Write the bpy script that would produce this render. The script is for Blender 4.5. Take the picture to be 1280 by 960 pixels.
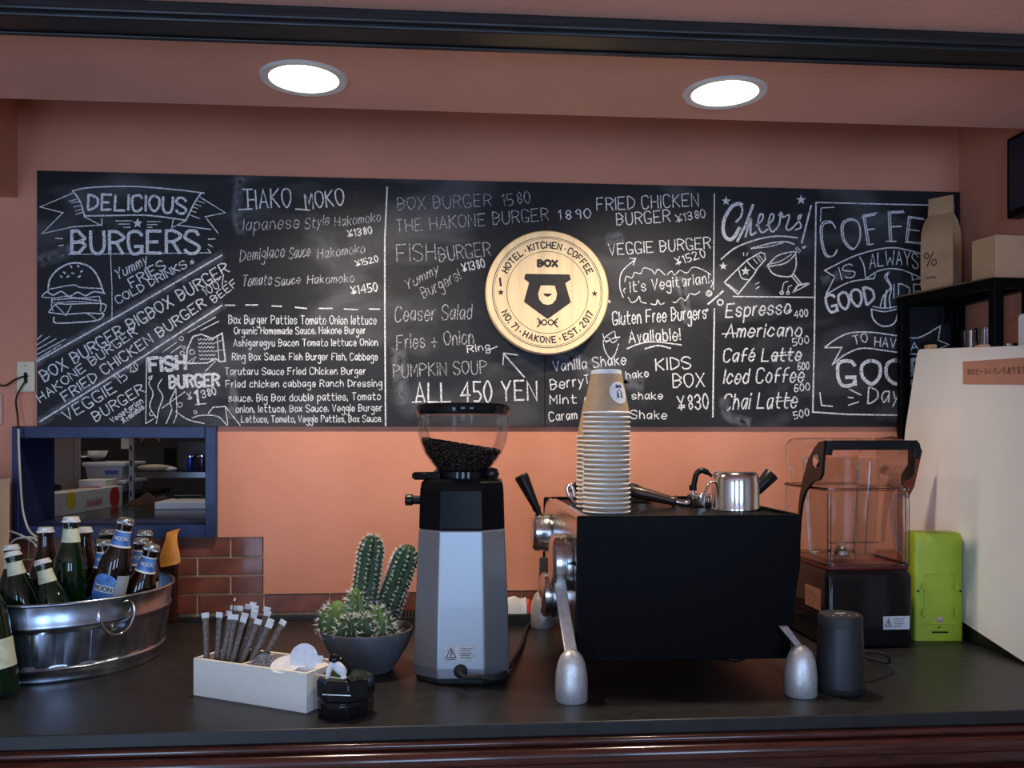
import bpy, bmesh, math, random
from mathutils import Vector, Matrix
random.seed(7)
R = math.radians
for _o in list(bpy.data.objects): bpy.data.objects.remove(_o)
SC = bpy.context.scene
COL = SC.collection
# ------------------------------------------------------------------ camera
F = 1110.0; HORIZON = 548.0; YAW = R(4.63); EYE = 1.44; CT = 1.0      # eye height, counter top height
cam = bpy.data.cameras.new('camera'); camo = bpy.data.objects.new('camera', cam); COL.objects.link(camo)
cam.sensor_width = 36.0; cam.lens = F*36.0/1280.0; cam.shift_y = (HORIZON-480.0)/1280.0
cam.clip_start = 0.02
camo.location = (0, 0, EYE); camo.rotation_euler = (R(90), 0, -YAW)
SC.camera = camo
# ------------------------------------------------------------------ world, daylight, exposure
w = bpy.data.worlds.new('world'); SC.world = w; w.use_nodes = True
w.node_tree.nodes['Background'].inputs[0].default_value = (0.55, 0.70, 1.0, 1)
w.node_tree.nodes['Background'].inputs[1].default_value = 0.30
SC.view_settings.view_transform = 'Standard'; SC.view_settings.look = 'None'
SC.view_settings.exposure = 0.25; SC.view_settings.gamma = 1.0; SC.view_settings.use_curve_mapping = False
WINDOWS = [(-1.75, -1.15, 0.08, 2.05), (-0.40, 0.25, 1.00, 2.05), (0.90, 1.55, 1.00, 2.05)]      # x and z ranges of the glazed door and street windows behind the viewer
WIN_Y = -1.8
def window_daylight():
    for i, (a, b, z0, z1) in enumerate(WINDOWS):
        L = bpy.data.lights.new('window_daylight', 'AREA'); L.shape = 'RECTANGLE'
        L.size = b-a-0.06; L.size_y = z1-z0-0.06
        L.energy = 25.0*(b-a)*(z1-z0); L.color = (0.42, 0.64, 1.0)
        o = bpy.data.objects.new('window_daylight', L); COL.objects.link(o)
        o.location = ((a+b)/2, WIN_Y+0.05, (z0+z1)/2); o.rotation_euler = (R(90), 0, 0)   # faces +y
window_daylight()
DOWNLIGHT_STRENGTH = 12.0; SPOT_W = 32.0
DOWNLIGHT_COLOR = (1.0, 0.84, 0.66)
# ------------------------------------------------------------------ pixel helpers (1280x960 frame)
cy_, sy_ = math.cos(YAW), math.sin(YAW)
RIGHT = Vector((cy_, -sy_, 0)); FWD = Vector((sy_, cy_, 0)); CAM = Vector((0, 0, EYE))
def ray(px, py): return RIGHT*((px-640)/F) + FWD + Vector((0, 0, (HORIZON-py)/F))
def at(px, py, d): return CAM + ray(px, py)*d
def onY(px, py, Y): r = ray(px, py); return CAM + r*(Y/r.y)
def onX(px, py, X): r = ray(px, py); return CAM + r*(X/r.x)
def onZ(px, py, Z): r = ray(px, py); return CAM + r*((Z-EYE)/r.z)
# ------------------------------------------------------------------ mesh builder
class MB:
    def __init__(s): s.v = []; s.f = []
    def add(s, vs, fs, M=None):
        b = len(s.v)
        for p in vs:
            p = Vector(p); s.v.append(tuple(M @ p) if M is not None else tuple(p))
        for f in fs: s.f.append(tuple(i+b for i in f))
        return s
    def box(s, x0, x1, y0, y1, z0, z1, M=None):
        return s.add([(x0,y0,z0),(x1,y0,z0),(x1,y1,z0),(x0,y1,z0),(x0,y0,z1),(x1,y0,z1),(x1,y1,z1),(x0,y1,z1)],
                     [(3,2,1,0),(4,5,6,7),(0,1,5,4),(1,2,6,5),(2,3,7,6),(3,0,4,7)], M)
    def prism(s, poly, z0, z1, M=None):
        n = len(poly)
        vs = [(x,y,z0) for x,y in poly]+[(x,y,z1) for x,y in poly]
        fs = [tuple(range(n-1,-1,-1)), tuple(range(n,2*n))]+[(i,(i+1)%n,n+(i+1)%n,n+i) for i in range(n)]
        return s.add(vs, fs, M)
    def loft(s, rings, cap0=True, cap1=True, M=None):
        n = len(rings[0]); vs = [p for r in rings for p in r]; fs = []
        for k in range(len(rings)-1):
            for i in range(n):
                j = (i+1) % n; fs.append((k*n+i, k*n+j, (k+1)*n+j, (k+1)*n+i))
        if cap0: fs.append(tuple(range(n-1,-1,-1)))
        if cap1: b = (len(rings)-1)*n; fs.append(tuple(range(b, b+n)))
        return s.add(vs, fs, M)
    def lathe(s, prof, n=32, M=None, sx=1, sy=1, a0=0, a1=360):
        full = abs(a1-a0) >= 359.9; m = n if full else n+1
        vs = []; idx = []
        for r, z in prof:
            if r < 1e-7: vs.append((0,0,z)); idx.append([len(vs)-1]*m)
            else:
                row = []
                for i in range(m):
                    a = R(a0+(a1-a0)*i/n); vs.append((r*sx*math.cos(a), r*sy*math.sin(a), z)); row.append(len(vs)-1)
                idx.append(row)
        fs = []
        for k in range(len(prof)-1):
            for i in range(n if not full else m):
                j = (i+1) % m if full else i+1
                q = [idx[k][i], idx[k][j], idx[k+1][j], idx[k+1][i]]
                u = []
                for t in q:
                    if t not in u: u.append(t)
                if len(u) >= 3: fs.append(tuple(u))
        return s.add(vs, fs, M)
    def tube(s, pts, r, n=8, caps=True, M=None, flat=1.0):
        pts = [Vector(p) for p in pts]; rs = r if isinstance(r, (list, tuple)) else [r]*len(pts)
        t0 = (pts[1]-pts[0]).normalized(); up = Vector((0,0,1)) if abs(t0.z) < .9 else Vector((1,0,0))
        nrm = (up - t0*up.dot(t0)).normalized(); rings = []
        for i, p in enumerate(pts):
            t = ((pts[min(i+1,len(pts)-1)]-p).normalized() + (p-pts[max(i-1,0)]).normalized())
            t = t.normalized() if t.length > 1e-6 else t0
            nrm = (nrm - t*nrm.dot(t)).normalized(); bi = t.cross(nrm)
            rings.append([p + (nrm*math.cos(2*math.pi*k/n)*flat + bi*math.sin(2*math.pi*k/n))*rs[i] for k in range(n)])
        return s.loft(rings, caps, caps, M)
    def sphere(s, c, r, nu=12, nv=8, M=None, sc=(1,1,1)):
        prof = [(math.sin(math.pi*k/nv)*r, -math.cos(math.pi*k/nv)*r) for k in range(nv+1)]
        prof[0] = (0, -r); prof[-1] = (0, r)
        T = Matrix.Translation(Vector(c)) @ Matrix.Diagonal((sc[0], sc[1], sc[2], 1))
        return s.lathe(prof, nu, (M @ T) if M is not None else T)
    def ribbon(s, pts, wd, nrm):
        pts = [Vector(p) for p in pts]; q = [pts[0]]
        for p in pts[1:]:
            if (p-q[-1]).length > 1e-5: q.append(p)
        pts = q
        if len(pts) < 2: return s
        nrm = Vector(nrm); L = []; h = wd/2
        d0 = (pts[1]-pts[0]).normalized(); pts[0] = pts[0]-d0*h*.6
        d1 = (pts[-1]-pts[-2]).normalized(); pts[-1] = pts[-1]+d1*h*.6
        n = len(pts)
        for i in range(n):
            a = (pts[i]-pts[i-1]).normalized() if i else (pts[1]-pts[0]).normalized()
            b = (pts[i+1]-pts[i]).normalized() if i < n-1 else a
            t = a+b
            if t.length < .35:                       # sharp turn: plain joint
                t = a
            t = t.normalized(); sd = t.cross(nrm).normalized()
            k = 1/max(.5, sd.dot(a.cross(nrm).normalized()))
            L.append((pts[i]+sd*h*k, pts[i]-sd*h*k))
        vs = [p for ab in L for p in ab]
        return s.add(vs, [(2*i+1, 2*i, 2*i+2, 2*i+3) for i in range(n-1)])
ORIG = {}
def build(name, mb, mat, parent=None, smooth=None, bevel=0, world=True, seg=2, kind=None, label=None):
    me = bpy.data.meshes.new(name)
    off = ORIG.get(parent.name, Vector((0,0,0))) if (parent is not None and world) else Vector((0,0,0))
    me.from_pydata([Vector(p)-off for p in mb.v], [], mb.f); me.validate()
    bm = bmesh.new(); bm.from_mesh(me); bmesh.ops.recalc_face_normals(bm, faces=bm.faces) if smooth != 'flatkeep' else None
    bm.to_mesh(me); bm.free()
    o = bpy.data.objects.new(name, me); COL.objects.link(o)
    if mat: me.materials.append(mat)
    if parent is not None: o.parent = parent; ORIG[o.name] = off if world else Vector((0,0,0))
    if isinstance(smooth, (int, float)) and smooth:
        me.polygons.foreach_set('use_smooth', [True]*len(me.polygons)); me.set_sharp_from_angle(angle=R(smooth))
    if bevel:
        m = o.modifiers.new('bevel', 'BEVEL'); m.width = bevel; m.segments = seg; m.limit_method = 'ANGLE'; m.angle_limit = R(40)
        m.harden_normals = False
    if kind: o['kind'] = kind
    if label: o['label'] = label
    return o
def tag(o, label, cat, group=None, kind=None):
    o['label'] = label; o['category'] = cat
    if group: o['group'] = group
    if kind: o['kind'] = kind
    return o
def thing(name, label, cat, loc=(0,0,0), group=None):
    o = bpy.data.objects.new(name, None); COL.objects.link(o); o.location = loc; o.empty_display_size = .02
    ORIG[o.name] = Vector(loc); tag(o, label, cat, group); return o
def struct(name, mb, mat, parent=None, **k):
    o = build(name, mb, mat, parent, **k)
    if parent is None: o['kind'] = 'structure'
    return o
def clone(root, loc, rot=None, label=None, group=None):
    r = root.copy(); COL.objects.link(r); r.location = loc
    if rot is not None: r.rotation_euler = rot
    if label: r['label'] = label
    if group: r['group'] = group
    for ch in list(root.children):
        c = ch.copy(); COL.objects.link(c); c.parent = r
        for g in list(ch.children):
            d = g.copy(); COL.objects.link(d); d.parent = c
    return r
def one(mb_fn): m = MB(); mb_fn(m); return m
def T3(x, y, z): return Matrix.Translation((x, y, z))
def RZ(a): return Matrix.Rotation(R(a), 4, 'Z')
def RX(a): return Matrix.Rotation(R(a), 4, 'X')
def RY(a): return Matrix.Rotation(R(a), 4, 'Y')
def axis_frame(c, d):                    # local +z along d, placed at c
    d = Vector(d).normalized(); return Matrix.Translation(Vector(c)) @ d.to_track_quat('Z', 'Y').to_matrix().to_4x4()
def rrect(hx, hy, r, n=5):
    P = []
    for cx, cy, a0 in ((hx-r,hy-r,0),(-hx+r,hy-r,90),(-hx+r,-hy+r,180),(hx-r,-hy+r,270)):
        for k in range(n+1):
            a = R(a0+90*k/n); P.append((cx+r*math.cos(a), cy+r*math.sin(a)))
    return P
def smooth_pts(P, sub=4, closed=False):
    P = [Vector(p) for p in P]; n = len(P)
    if n < 3: return P
    out = []
    for i in range(n-1):
        a = P[i-1] if i else (P[-2] if closed else P[0]*2-P[1]); b = P[i]; c = P[i+1]
        d = P[i+2] if i+2 < n else (P[1] if closed else P[-1]*2-P[-2])
        for k in range(sub):
            t = k/sub
            out.append(.5*((2*b)+(c-a)*t+(2*a-5*b+4*c-d)*t*t+(3*b-a-3*c+d)*t**3))
    out.append(P[-1]); return out
# ------------------------------------------------------------------ materials (all procedural)
MATS = {}
def pm(name, col, rough=.5, metal=0.0, var=.12, scale=25.0, bump=0.0, bscale=120.0, coat=0.0, trans=0.0, ior=1.45, spec=.5, stretch=(1,1,1), alpha=1.0, detail=4.0, col2=None, rvar=0.0):
    if name in MATS: return MATS[name]
    m = bpy.data.materials.new(name); m.use_nodes = True; nt = m.node_tree; N = nt.nodes; L = nt.links
    b = N['Principled BSDF']
    tc = N.new('ShaderNodeTexCoord'); mp = N.new('ShaderNodeMapping'); mp.inputs['Scale'].default_value = stretch
    L.new(tc.outputs['Object'], mp.inputs['Vector'])
    nz = N.new('ShaderNodeTexNoise'); nz.inputs['Scale'].default_value = scale; nz.inputs['Detail'].default_value = detail
    L.new(mp.outputs[0], nz.inputs['Vector'])
    cr = N.new('ShaderNodeValToRGB'); c = col; c2 = col2 or tuple(min(1, x*(1+var)) for x in c)
    c1 = tuple(x*(1-var) for x in c)
    cr.color_ramp.elements[0].position = .3; cr.color_ramp.elements[1].position = .7
    cr.color_ramp.elements[0].color = (*c1, 1); cr.color_ramp.elements[1].color = (*c2, 1)
    L.new(nz.outputs['Fac'], cr.inputs['Fac']); L.new(cr.outputs['Color'], b.inputs['Base Color'])
    b.inputs['Roughness'].default_value = rough; b.inputs['Metallic'].default_value = metal
    b.inputs['Coat Weight'].default_value = coat; b.inputs['Coat Roughness'].default_value = .08
    b.inputs['Transmission Weight'].default_value = trans; b.inputs['IOR'].default_value = ior
    b.inputs['Specular IOR Level'].default_value = spec; b.inputs['Alpha'].default_value = alpha
    if rvar:
        mr = N.new('ShaderNodeMapRange'); mr.inputs['To Min'].default_value = max(0, rough-rvar); mr.inputs['To Max'].default_value = min(1, rough+rvar)
        L.new(nz.outputs['Fac'], mr.inputs['Value']); L.new(mr.outputs[0], b.inputs['Roughness'])
    if bump:
        n2 = N.new('ShaderNodeTexNoise'); n2.inputs['Scale'].default_value = bscale; n2.inputs['Detail'].default_value = 5
        L.new(mp.outputs[0], n2.inputs['Vector'])
        bp = N.new('ShaderNodeBump'); bp.inputs['Strength'].default_value = bump; bp.inputs['Distance'].default_value = .004
        L.new(n2.outputs['Fac'], bp.inputs['Height']); L.new(bp.outputs[0], b.inputs['Normal'])
    MATS[name] = m; return m
def clear(name, tint=(1,1,1), ior=1.45, rough=.02, strength=1.0):     # thin clear plastic or glass: a film that reflects by Fresnel
    if name in MATS: return MATS[name]
    m = bpy.data.materials.new(name); m.use_nodes = True; nt = m.node_tree; N = nt.nodes; L = nt.links
    N.remove(N['Principled BSDF']); out = N['Material Output']
    tr = N.new('ShaderNodeBsdfTransparent')
    nz = N.new('ShaderNodeTexNoise'); nz.inputs['Scale'].default_value = 30
    mx = N.new('ShaderNodeMix'); mx.data_type = 'RGBA'
    mx.inputs[6].default_value = (*[x*.94 for x in tint], 1); mx.inputs[7].default_value = (*tint, 1)
    L.new(nz.outputs['Fac'], mx.inputs[0]); L.new(mx.outputs[2], tr.inputs['Color'])
    gl = N.new('ShaderNodeBsdfGlossy'); gl.inputs['Roughness'].default_value = rough
    fr = N.new('ShaderNodeFresnel'); fr.inputs['IOR'].default_value = ior
    ms = N.new('ShaderNodeMixShader'); mu = N.new('ShaderNodeMath'); mu.operation = 'MULTIPLY'; mu.inputs[1].default_value = strength; L.new(fr.outputs[0], mu.inputs[0]); L.new(mu.outputs[0], ms.inputs[0]); L.new(tr.outputs[0], ms.inputs[1]); L.new(gl.outputs[0], ms.inputs[2])
    L.new(ms.outputs[0], out.inputs['Surface']); MATS[name] = m; return m
def emit(name, col, s):
    m = bpy.data.materials.new(name); m.use_nodes = True; N = m.node_tree.nodes; b = N['Principled BSDF']
    b.inputs['Base Color'].default_value = (*col, 1); b.inputs['Emission Color'].default_value = (*col, 1); b.inputs['Emission Strength'].default_value = s
    MATS[name] = m; return m
def chalk_mat(name, col, lo, hi, scale, amax=1.0):                   # chalk: broken, dusty coverage of the board's grain
    m = bpy.data.materials.new(name); m.use_nodes = True; N = m.node_tree.nodes; L = m.node_tree.links; b = N['Principled BSDF']
    tc = N.new('ShaderNodeTexCoord'); nz = N.new('ShaderNodeTexNoise'); nz.inputs['Scale'].default_value = scale; nz.inputs['Detail'].default_value = 6
    L.new(tc.outputs['Object'], nz.inputs['Vector'])
    mr = N.new('ShaderNodeMapRange'); mr.inputs['From Min'].default_value = lo; mr.inputs['From Max'].default_value = hi
    mr.inputs['To Min'].default_value = 0; mr.inputs['To Max'].default_value = amax
    L.new(nz.outputs['Fac'], mr.inputs['Value']); L.new(mr.outputs[0], b.inputs['Alpha'])
    b.inputs['Base Color'].default_value = (*col, 1); b.inputs['Roughness'].default_value = .95; b.inputs['Specular IOR Level'].default_value = .1
    MATS[name] = m; return m
def plaster(name, col):
    m = pm(name, col, rough=.72, var=.09, scale=3.0, bump=.25, bscale=38.0, spec=.3)
    return m
PLASTER = plaster('salmon_plaster', (.62, .255, .160))
CEIL = plaster('salmon_ceiling_paint', (.80, .43, .335))
BLACKWOOD = pm('black_stained_wood', (.012, .012, .014), rough=.38, var=.5, scale=14, stretch=(.6, 12, 12), bump=.12, bscale=30)
def board_mat():
    m = pm('chalkboard_paint', (.010, .0105, .012), rough=.55, var=.35, scale=2.2, detail=6, col2=(.022, .022, .024), bump=.05, bscale=200, spec=.3)
    N = m.node_tree.nodes; L = m.node_tree.links; b = N['Principled BSDF']
    src = b.inputs['Base Color'].links[0].from_socket
    tc = N.new('ShaderNodeTexCoord'); mp = N.new('ShaderNodeMapping'); mp.inputs['Scale'].default_value = (1, 1, 1.8); mp.inputs['Rotation'].default_value = (0, .5, 0)
    L.new(tc.outputs['Object'], mp.inputs['Vector'])
    nz = N.new('ShaderNodeTexNoise'); nz.inputs['Scale'].default_value = 3.6; nz.inputs['Detail'].default_value = 7; nz.inputs['Distortion'].default_value = .8
    L.new(mp.outputs[0], nz.inputs['Vector'])
    cr = N.new('ShaderNodeValToRGB'); cr.color_ramp.elements[0].position = .52; cr.color_ramp.elements[1].position = .82
    cr.color_ramp.elements[0].color = (0,0,0,1); cr.color_ramp.elements[1].color = (.16,.16,.17,1)
    L.new(nz.outputs['Fac'], cr.inputs['Fac'])
    ad = N.new('ShaderNodeMix'); ad.data_type = 'RGBA'; ad.blend_type = 'ADD'; ad.inputs[0].default_value = .55
    L.new(src, ad.inputs[6]); L.new(cr.outputs['Color'], ad.inputs[7]); L.new(ad.outputs[2], b.inputs['Base Color'])
    return m
BOARD = board_mat()
CHALK = chalk_mat('chalk', (.78, .78, .79), .30, .52, 420.0)
CHALKS = chalk_mat('soft_chalk', (.60, .60, .62), .34, .62, 420.0, .85)
DUST = chalk_mat('chalk_dust', (.60, .60, .66), .30, .80, 60.0, .085)
PINE = pm('pale_pine', (.86, .64, .36), rough=.45, var=.12, scale=9, stretch=(9, 1, .35), bump=.03, spec=.4)
INK = pm('burnt_ink', (.018, .013, .012), rough=.6, var=.3)
NAVY = pm('navy_painted_wood', (.012, .022, .085), rough=.42, var=.25, scale=30, bump=.06, bscale=60)
COUNTER = pm('black_counter_laminate', (.014, .013, .013), rough=.42, var=.3, scale=40, bump=.04, bscale=400, rvar=.06)
MAHOG = pm('mahogany', (.055, .014, .009), rough=.22, var=.5, scale=12, stretch=(1.2, 14, 14), coat=.5)
STEEL = pm('brushed_steel', (.60, .60, .60), rough=.22, metal=1, var=.1, scale=60)
CHROME = pm('chrome', (.75, .75, .76), rough=.08, metal=1, var=.05)
ALU = pm('cast_aluminium', (.62, .61, .60), rough=.42, metal=.6, var=.12, scale=140, bump=.1, bscale=500)
GALV = pm('galvanised_steel', (.42, .49, .60), rough=.25, metal=1, var=.28, scale=26, detail=2, rvar=.07)
BLACKP = pm('black_plastic', (.007, .007, .008), rough=.32, var=.2, spec=.25)
GLOSSB = pm('gloss_black_plastic', (.007, .007, .008), rough=.08, var=.2, spec=.3)
MATTB = pm('matt_black_metal', (.0035, .0035, .004), rough=.36, var=.25, scale=80, spec=.06)
WHITEP = pm('white_plastic', (.78, .77, .74), rough=.4, var=.04)
RUBBER = pm('black_rubber', (.010, .010, .010), rough=.7, var=.2)
# ================================================================== THE SETTING
WALL_Y = 2.193; WALL_R = 1.335; CEIL_Z = EYE+.69; SOFFIT_Y = 1.88
XL, XR = onY(18,600,WALL_Y).x, onY(272,600,WALL_Y).x
ZT, ZB = onY(145,533,WALL_Y).z, onY(145,672,WALL_Y).z
XT = onY(329.5,700,WALL_Y).x
rows = [onY(290,y,WALL_Y).z for y in (670,697,720,743,768)]
rows[0] = min(rows[0], ZB-.001)
XW0 = -2.0
m = MB()
m.box(XW0,XL,WALL_Y,2.373,rows[0],2.6); m.box(XL,XR,WALL_Y,2.373,ZT,2.6); m.box(XR,WALL_R+.1,WALL_Y,2.373,rows[0],2.6)
m.box(XT,WALL_R+.1,WALL_Y,2.373,rows[3],rows[0]); m.box(XW0,WALL_R+.1,WALL_Y,2.373,0,.93)
wall_back = struct('wall_back', m, PLASTER)
MORTAR = pm('sandy_mortar', (.55,.40,.24), rough=.85, var=.2, scale=60, bump=.2, bscale=300)
m = MB(); m.box(XW0,XT,2.199,2.372,.931,rows[0]-.0005); m.box(XT,WALL_R,2.199,2.372,.931,rows[3]-.0005)
build('mortar_bed', m, MORTAR, wall_back)
TILE = pm('brown_brick_tile', (.150,.046,.028), rough=.32, var=.4, scale=18, bump=.12, bscale=70, coat=.15)
TL = XT-onY(246.5,700,WALL_Y).x; G = .0042
tile_me = {}
def tile(x0, x1, z0, z1):
    k = (round(x1-x0,4), round(z1-z0,4))
    if k not in tile_me:
        mm = MB(); mm.box(0,k[0],0,.012,0,k[1]); o = build('tile', mm, TILE, wall_back, bevel=.0012, world=False, seg=1); tile_me[k] = o
    else:
        s = tile_me[k]; o = s.copy(); COL.objects.link(o)
    o.location = (x0, 2.1945+random.uniform(-.0005,.0012), z0); return o
for r in range(4):
    z1, z0 = rows[r]-G*.5, rows[r+1]+G*.5
    x1 = XT if r < 3 else WALL_R-.002
    x = XT - TL*(.5 if r % 2 == 0 else 1.0) - TL*8
    if r == 3: x = XT-TL*9
    while x < x1-.01:
        a, b = max(x, XW0+.02)+G*.5, min(x+TL, x1)-G*.5
        if b-a > .02: tile(a, b, z0, z1)
        x += TL
# right wall of the alcove, left wall, floor, room behind the viewer
CREAMW = plaster('cream_room_paint', (.62,.55,.47))
m = MB(); m.box(WALL_R,WALL_R+.1,1.15,WALL_Y-.0005,0,2.6); struct('wall_right', m, PLASTER)
m = MB(); m.box(XW0-.1,XW0,WIN_Y-.1,4.4,0,2.6); struct('wall_left', m, CREAMW)
m = MB(); m.box(2.4,2.5,WIN_Y-.1,1.15,0,2.6); m.box(WALL_R+.1,2.4,1.15,1.25,0,2.6); struct('wall_far_right', m, CREAMW)
FLOOR = pm('pale_floor_boards', (.42,.33,.24), rough=.45, var=.3, scale=8, stretch=(1,10,1))  # floor out of view, kept pale to bounce daylight up to the ceiling
m = MB(); m.box(XW0-.1,2.5,WIN_Y-.1,4.4,-.1,0); struct('floor', m, FLOOR)
m = MB(); m.box(XW0,2.5,WIN_Y-.1,SOFFIT_Y,CEIL_Z,2.6); ceiling = struct('ceiling', m, CEIL)
m = MB(); m.box(XW0,WALL_R+.1,SOFFIT_Y+.0005,2.6,2.6,2.65); struct('ceiling_recess', m, PLASTER)
m = MB()       # wall behind the viewer with its three window openings
xs = [XW0]+[v for ab in WINDOWS for v in ab[:2]]+[2.4]
for i in range(0, len(xs), 2): m.box(xs[i],xs[i+1],WIN_Y-.1,WIN_Y,0,CEIL_Z)
for a, b, z0, z1 in WINDOWS: m.box(a,b,WIN_Y-.1,WIN_Y,0,z0); m.box(a,b,WIN_Y-.1,WIN_Y,z1,CEIL_Z)
struct('wall_front', m, CREAMW)
for i, (a, b, z0, z1) in enumerate(WINDOWS):
    m = MB()
    m.box(a,a+.05,WIN_Y-.09,WIN_Y-.03,z0,z1); m.box(b-.05,b,WIN_Y-.09,WIN_Y-.03,z0,z1); m.box(a+.05,b-.05,WIN_Y-.09,WIN_Y-.03,z0,z0+.05); m.box(a+.05,b-.05,WIN_Y-.09,WIN_Y-.03,z1-.05,z1)
    m.box((a+b)/2-.02,(a+b)/2+.02,WIN_Y-.085,WIN_Y-.035,z0+.05,z1-.05)
    wn = struct('window_%d' % (i+1), m, BLACKWOOD)
# beam at the left under the ceiling, running towards the viewer
XB = onY(22,200,WALL_Y).x
m = MB(); m.box(XW0+.0005,XB,1.0,WALL_Y-.0005,EYE+.571,2.6); m.v = [v if v[2] < 2.5 or v[1] > 1.5 else v for v in m.v]
m = MB(); m.box(XW0+.0005,XB,SOFFIT_Y+.001,WALL_Y-.0005,EYE+.571,2.6); m.box(XW0+.0005,XB,.6,SOFFIT_Y+.001,EYE+.571,CEIL_Z-.0005); struct('trim_1', m, PLASTER)
# dark ceiling batten of two stepped boards
zb = CEIL_Z
m = MB(); m.box(XW0+.001,2.39,1.446,1.513,zb-.028,zb-.0005)
trim = struct('trim_2', m, BLACKWOOD, bevel=.003)
m = MB(); m.box(XW0+.001,2.39,1.4365,1.4455,zb-.0215,zb-.0005); build('upper_board', m, BLACKWOOD, trim, bevel=.003)
m = MB(); m.box(XW0+.001,2.39,1.502,1.5125,zb-.032,zb-.0285); build('bead', m, BLACKWOOD, trim, bevel=.002)
# ------------------------------------------------------------------ bar counter
FY = 1.366; CX1 = WALL_R-.001
m = MB(); m.box(XW0+.001,CX1,FY,WALL_Y-.0005,CT-.022,CT)
cnt = thing('bar_counter', 'long black laminate bar counter with dark red wooden front moulding', 'counter', (0,FY,0))
build('worktop', m, COUNTER, cnt, bevel=.002)
m = MB(); m.box(XW0+.001,CX1,WALL_Y-.012,WALL_Y-.0006,CT+.0003,CT+.011); struct('trim_3', m, COUNTER, bevel=.001)
def extrude_x(prof, x0, x1):
    mm = MB(); mm.loft([[(x0,y,z) for y,z in prof],[(x1,y,z) for y,z in prof]]); return mm
def bull(y, z, r, n=8): return [(y-r*math.sin(math.pi*k/n), z+r*math.cos(math.pi*k/n)) for k in range(n+1)]
prof = [(FY+.05,CT-.0222),(FY-.002,CT-.0222)]+bull(FY-.004,CT-.0285,.006)+bull(FY-.008,CT-.049,.0135)+[(FY+.05,CT-.0625)]
build('edge_moulding', extrude_x(prof,XW0+.001,CX1), MAHOG, cnt, smooth=35)
prof = [(FY+.05,CT-.063),(FY+.008,CT-.063),(FY+.008,CT-.085)]+bull(FY-.004,CT-.097,.010)+[(FY+.05,CT-.108)]
build('lower_moulding', extrude_x(prof,XW0+.001,CX1), MAHOG, cnt, smooth=35)
m = MB(); m.box(XW0+.001,CX1,FY+.051,FY+.08,0,CT-.0225); build('front_panel', m, MAHOG, cnt)
# ------------------------------------------------------------------ recessed downlights
TRIMM = pm('white_enamel_ring', (.80,.79,.77), rough=.35, var=.03)
for px, py, lab in ((380,97,'round recessed ceiling downlight above the burger price columns'),(906,115,'round recessed ceiling downlight above the coffee columns')):
    p = onZ(px,py,CEIL_Z); t = thing('downlight', lab, 'ceiling light', p, 'recessed downlights')
    m = MB(); m.lathe([(.064,-.0005),(.066,-.004),(.080,-.0055),(.083,-.0005)],48,T3(*p)); build('trim_ring', m, TRIMM, t, smooth=40)
    m = MB(); m.lathe([(0,-.0018),(.064,-.0018)],48,T3(*p)); m.f = [f[::-1] for f in m.f]
    sl = bpy.data.lights.new('downlight_beam','SPOT'); sl.energy = SPOT_W; sl.color = DOWNLIGHT_COLOR; sl.spot_size = R(128); sl.spot_blend = 1.0; sl.shadow_soft_size = .045
    so = bpy.data.objects.new('downlight_beam', sl); COL.objects.link(so); so.parent = t; so.location = (0,0,-.012)
    aim = Vector((p.x+(.16 if px < 600 else -.06),2.08,1.10))-Vector(p); so.rotation_euler = aim.to_track_quat('-Z','Y').to_euler()
    build('lamp_lens', m, emit('lamp_glow_'+str(px), DOWNLIGHT_COLOR, DOWNLIGHT_STRENGTH), t, smooth='flatkeep')
# ------------------------------------------------------------------ pass-through to the kitchen
fr = thing('pass_through_frame', 'deep navy painted frame of the kitchen pass-through', 'window frame', (XL,WALL_Y,ZB))
xi0, xi1 = onY(27,600,WALL_Y).x, onY(258,600,WALL_Y).x; zi1, zi0 = onY(145,548,WALL_Y).z, onY(145,656,WALL_Y).z
FY0 = WALL_Y-.014
for (a,b,c,d,nm) in ((XL,xi0,ZB,ZT,'side_board'),(xi1,XR,ZB,ZT,'side_board'),(xi0,xi1,zi1,ZT,'head_board'),(xi0,xi1,ZB,zi0,'sill_board')):
    m = MB(); m.box(a+.0004,b-.0004,FY0,2.376,c+.0004,d-.0004); build(nm, m, NAVY, fr, bevel=.0015)
# kitchen beyond
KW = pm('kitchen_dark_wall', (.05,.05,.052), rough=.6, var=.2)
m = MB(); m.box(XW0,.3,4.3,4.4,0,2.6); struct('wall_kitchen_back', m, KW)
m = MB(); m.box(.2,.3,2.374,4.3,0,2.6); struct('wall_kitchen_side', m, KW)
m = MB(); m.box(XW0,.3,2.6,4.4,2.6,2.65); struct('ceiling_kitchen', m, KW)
KL = bpy.data.lights.new('kitchen_lamp', 'AREA'); KL.shape = 'RECTANGLE'; KL.size = .9; KL.size_y = .2; KL.energy = 3.4; KL.color = (1,.95,.86)
ko = bpy.data.objects.new('kitchen_lamp', KL); COL.objects.link(ko); ko.location = (-1.0,2.95,2.4)
m = MB(); m.lathe([(.0,0)],3)
m = MB(); m.box(-1.46,-.54,2.84,3.06,2.405,2.6); tag(build('kitchen_light_box', m, WHITEP), 'long white kitchen ceiling lamp unseen above the pass-through', 'ceiling light')  # lamp housing over the kitchen light, unseen from the camera
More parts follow.
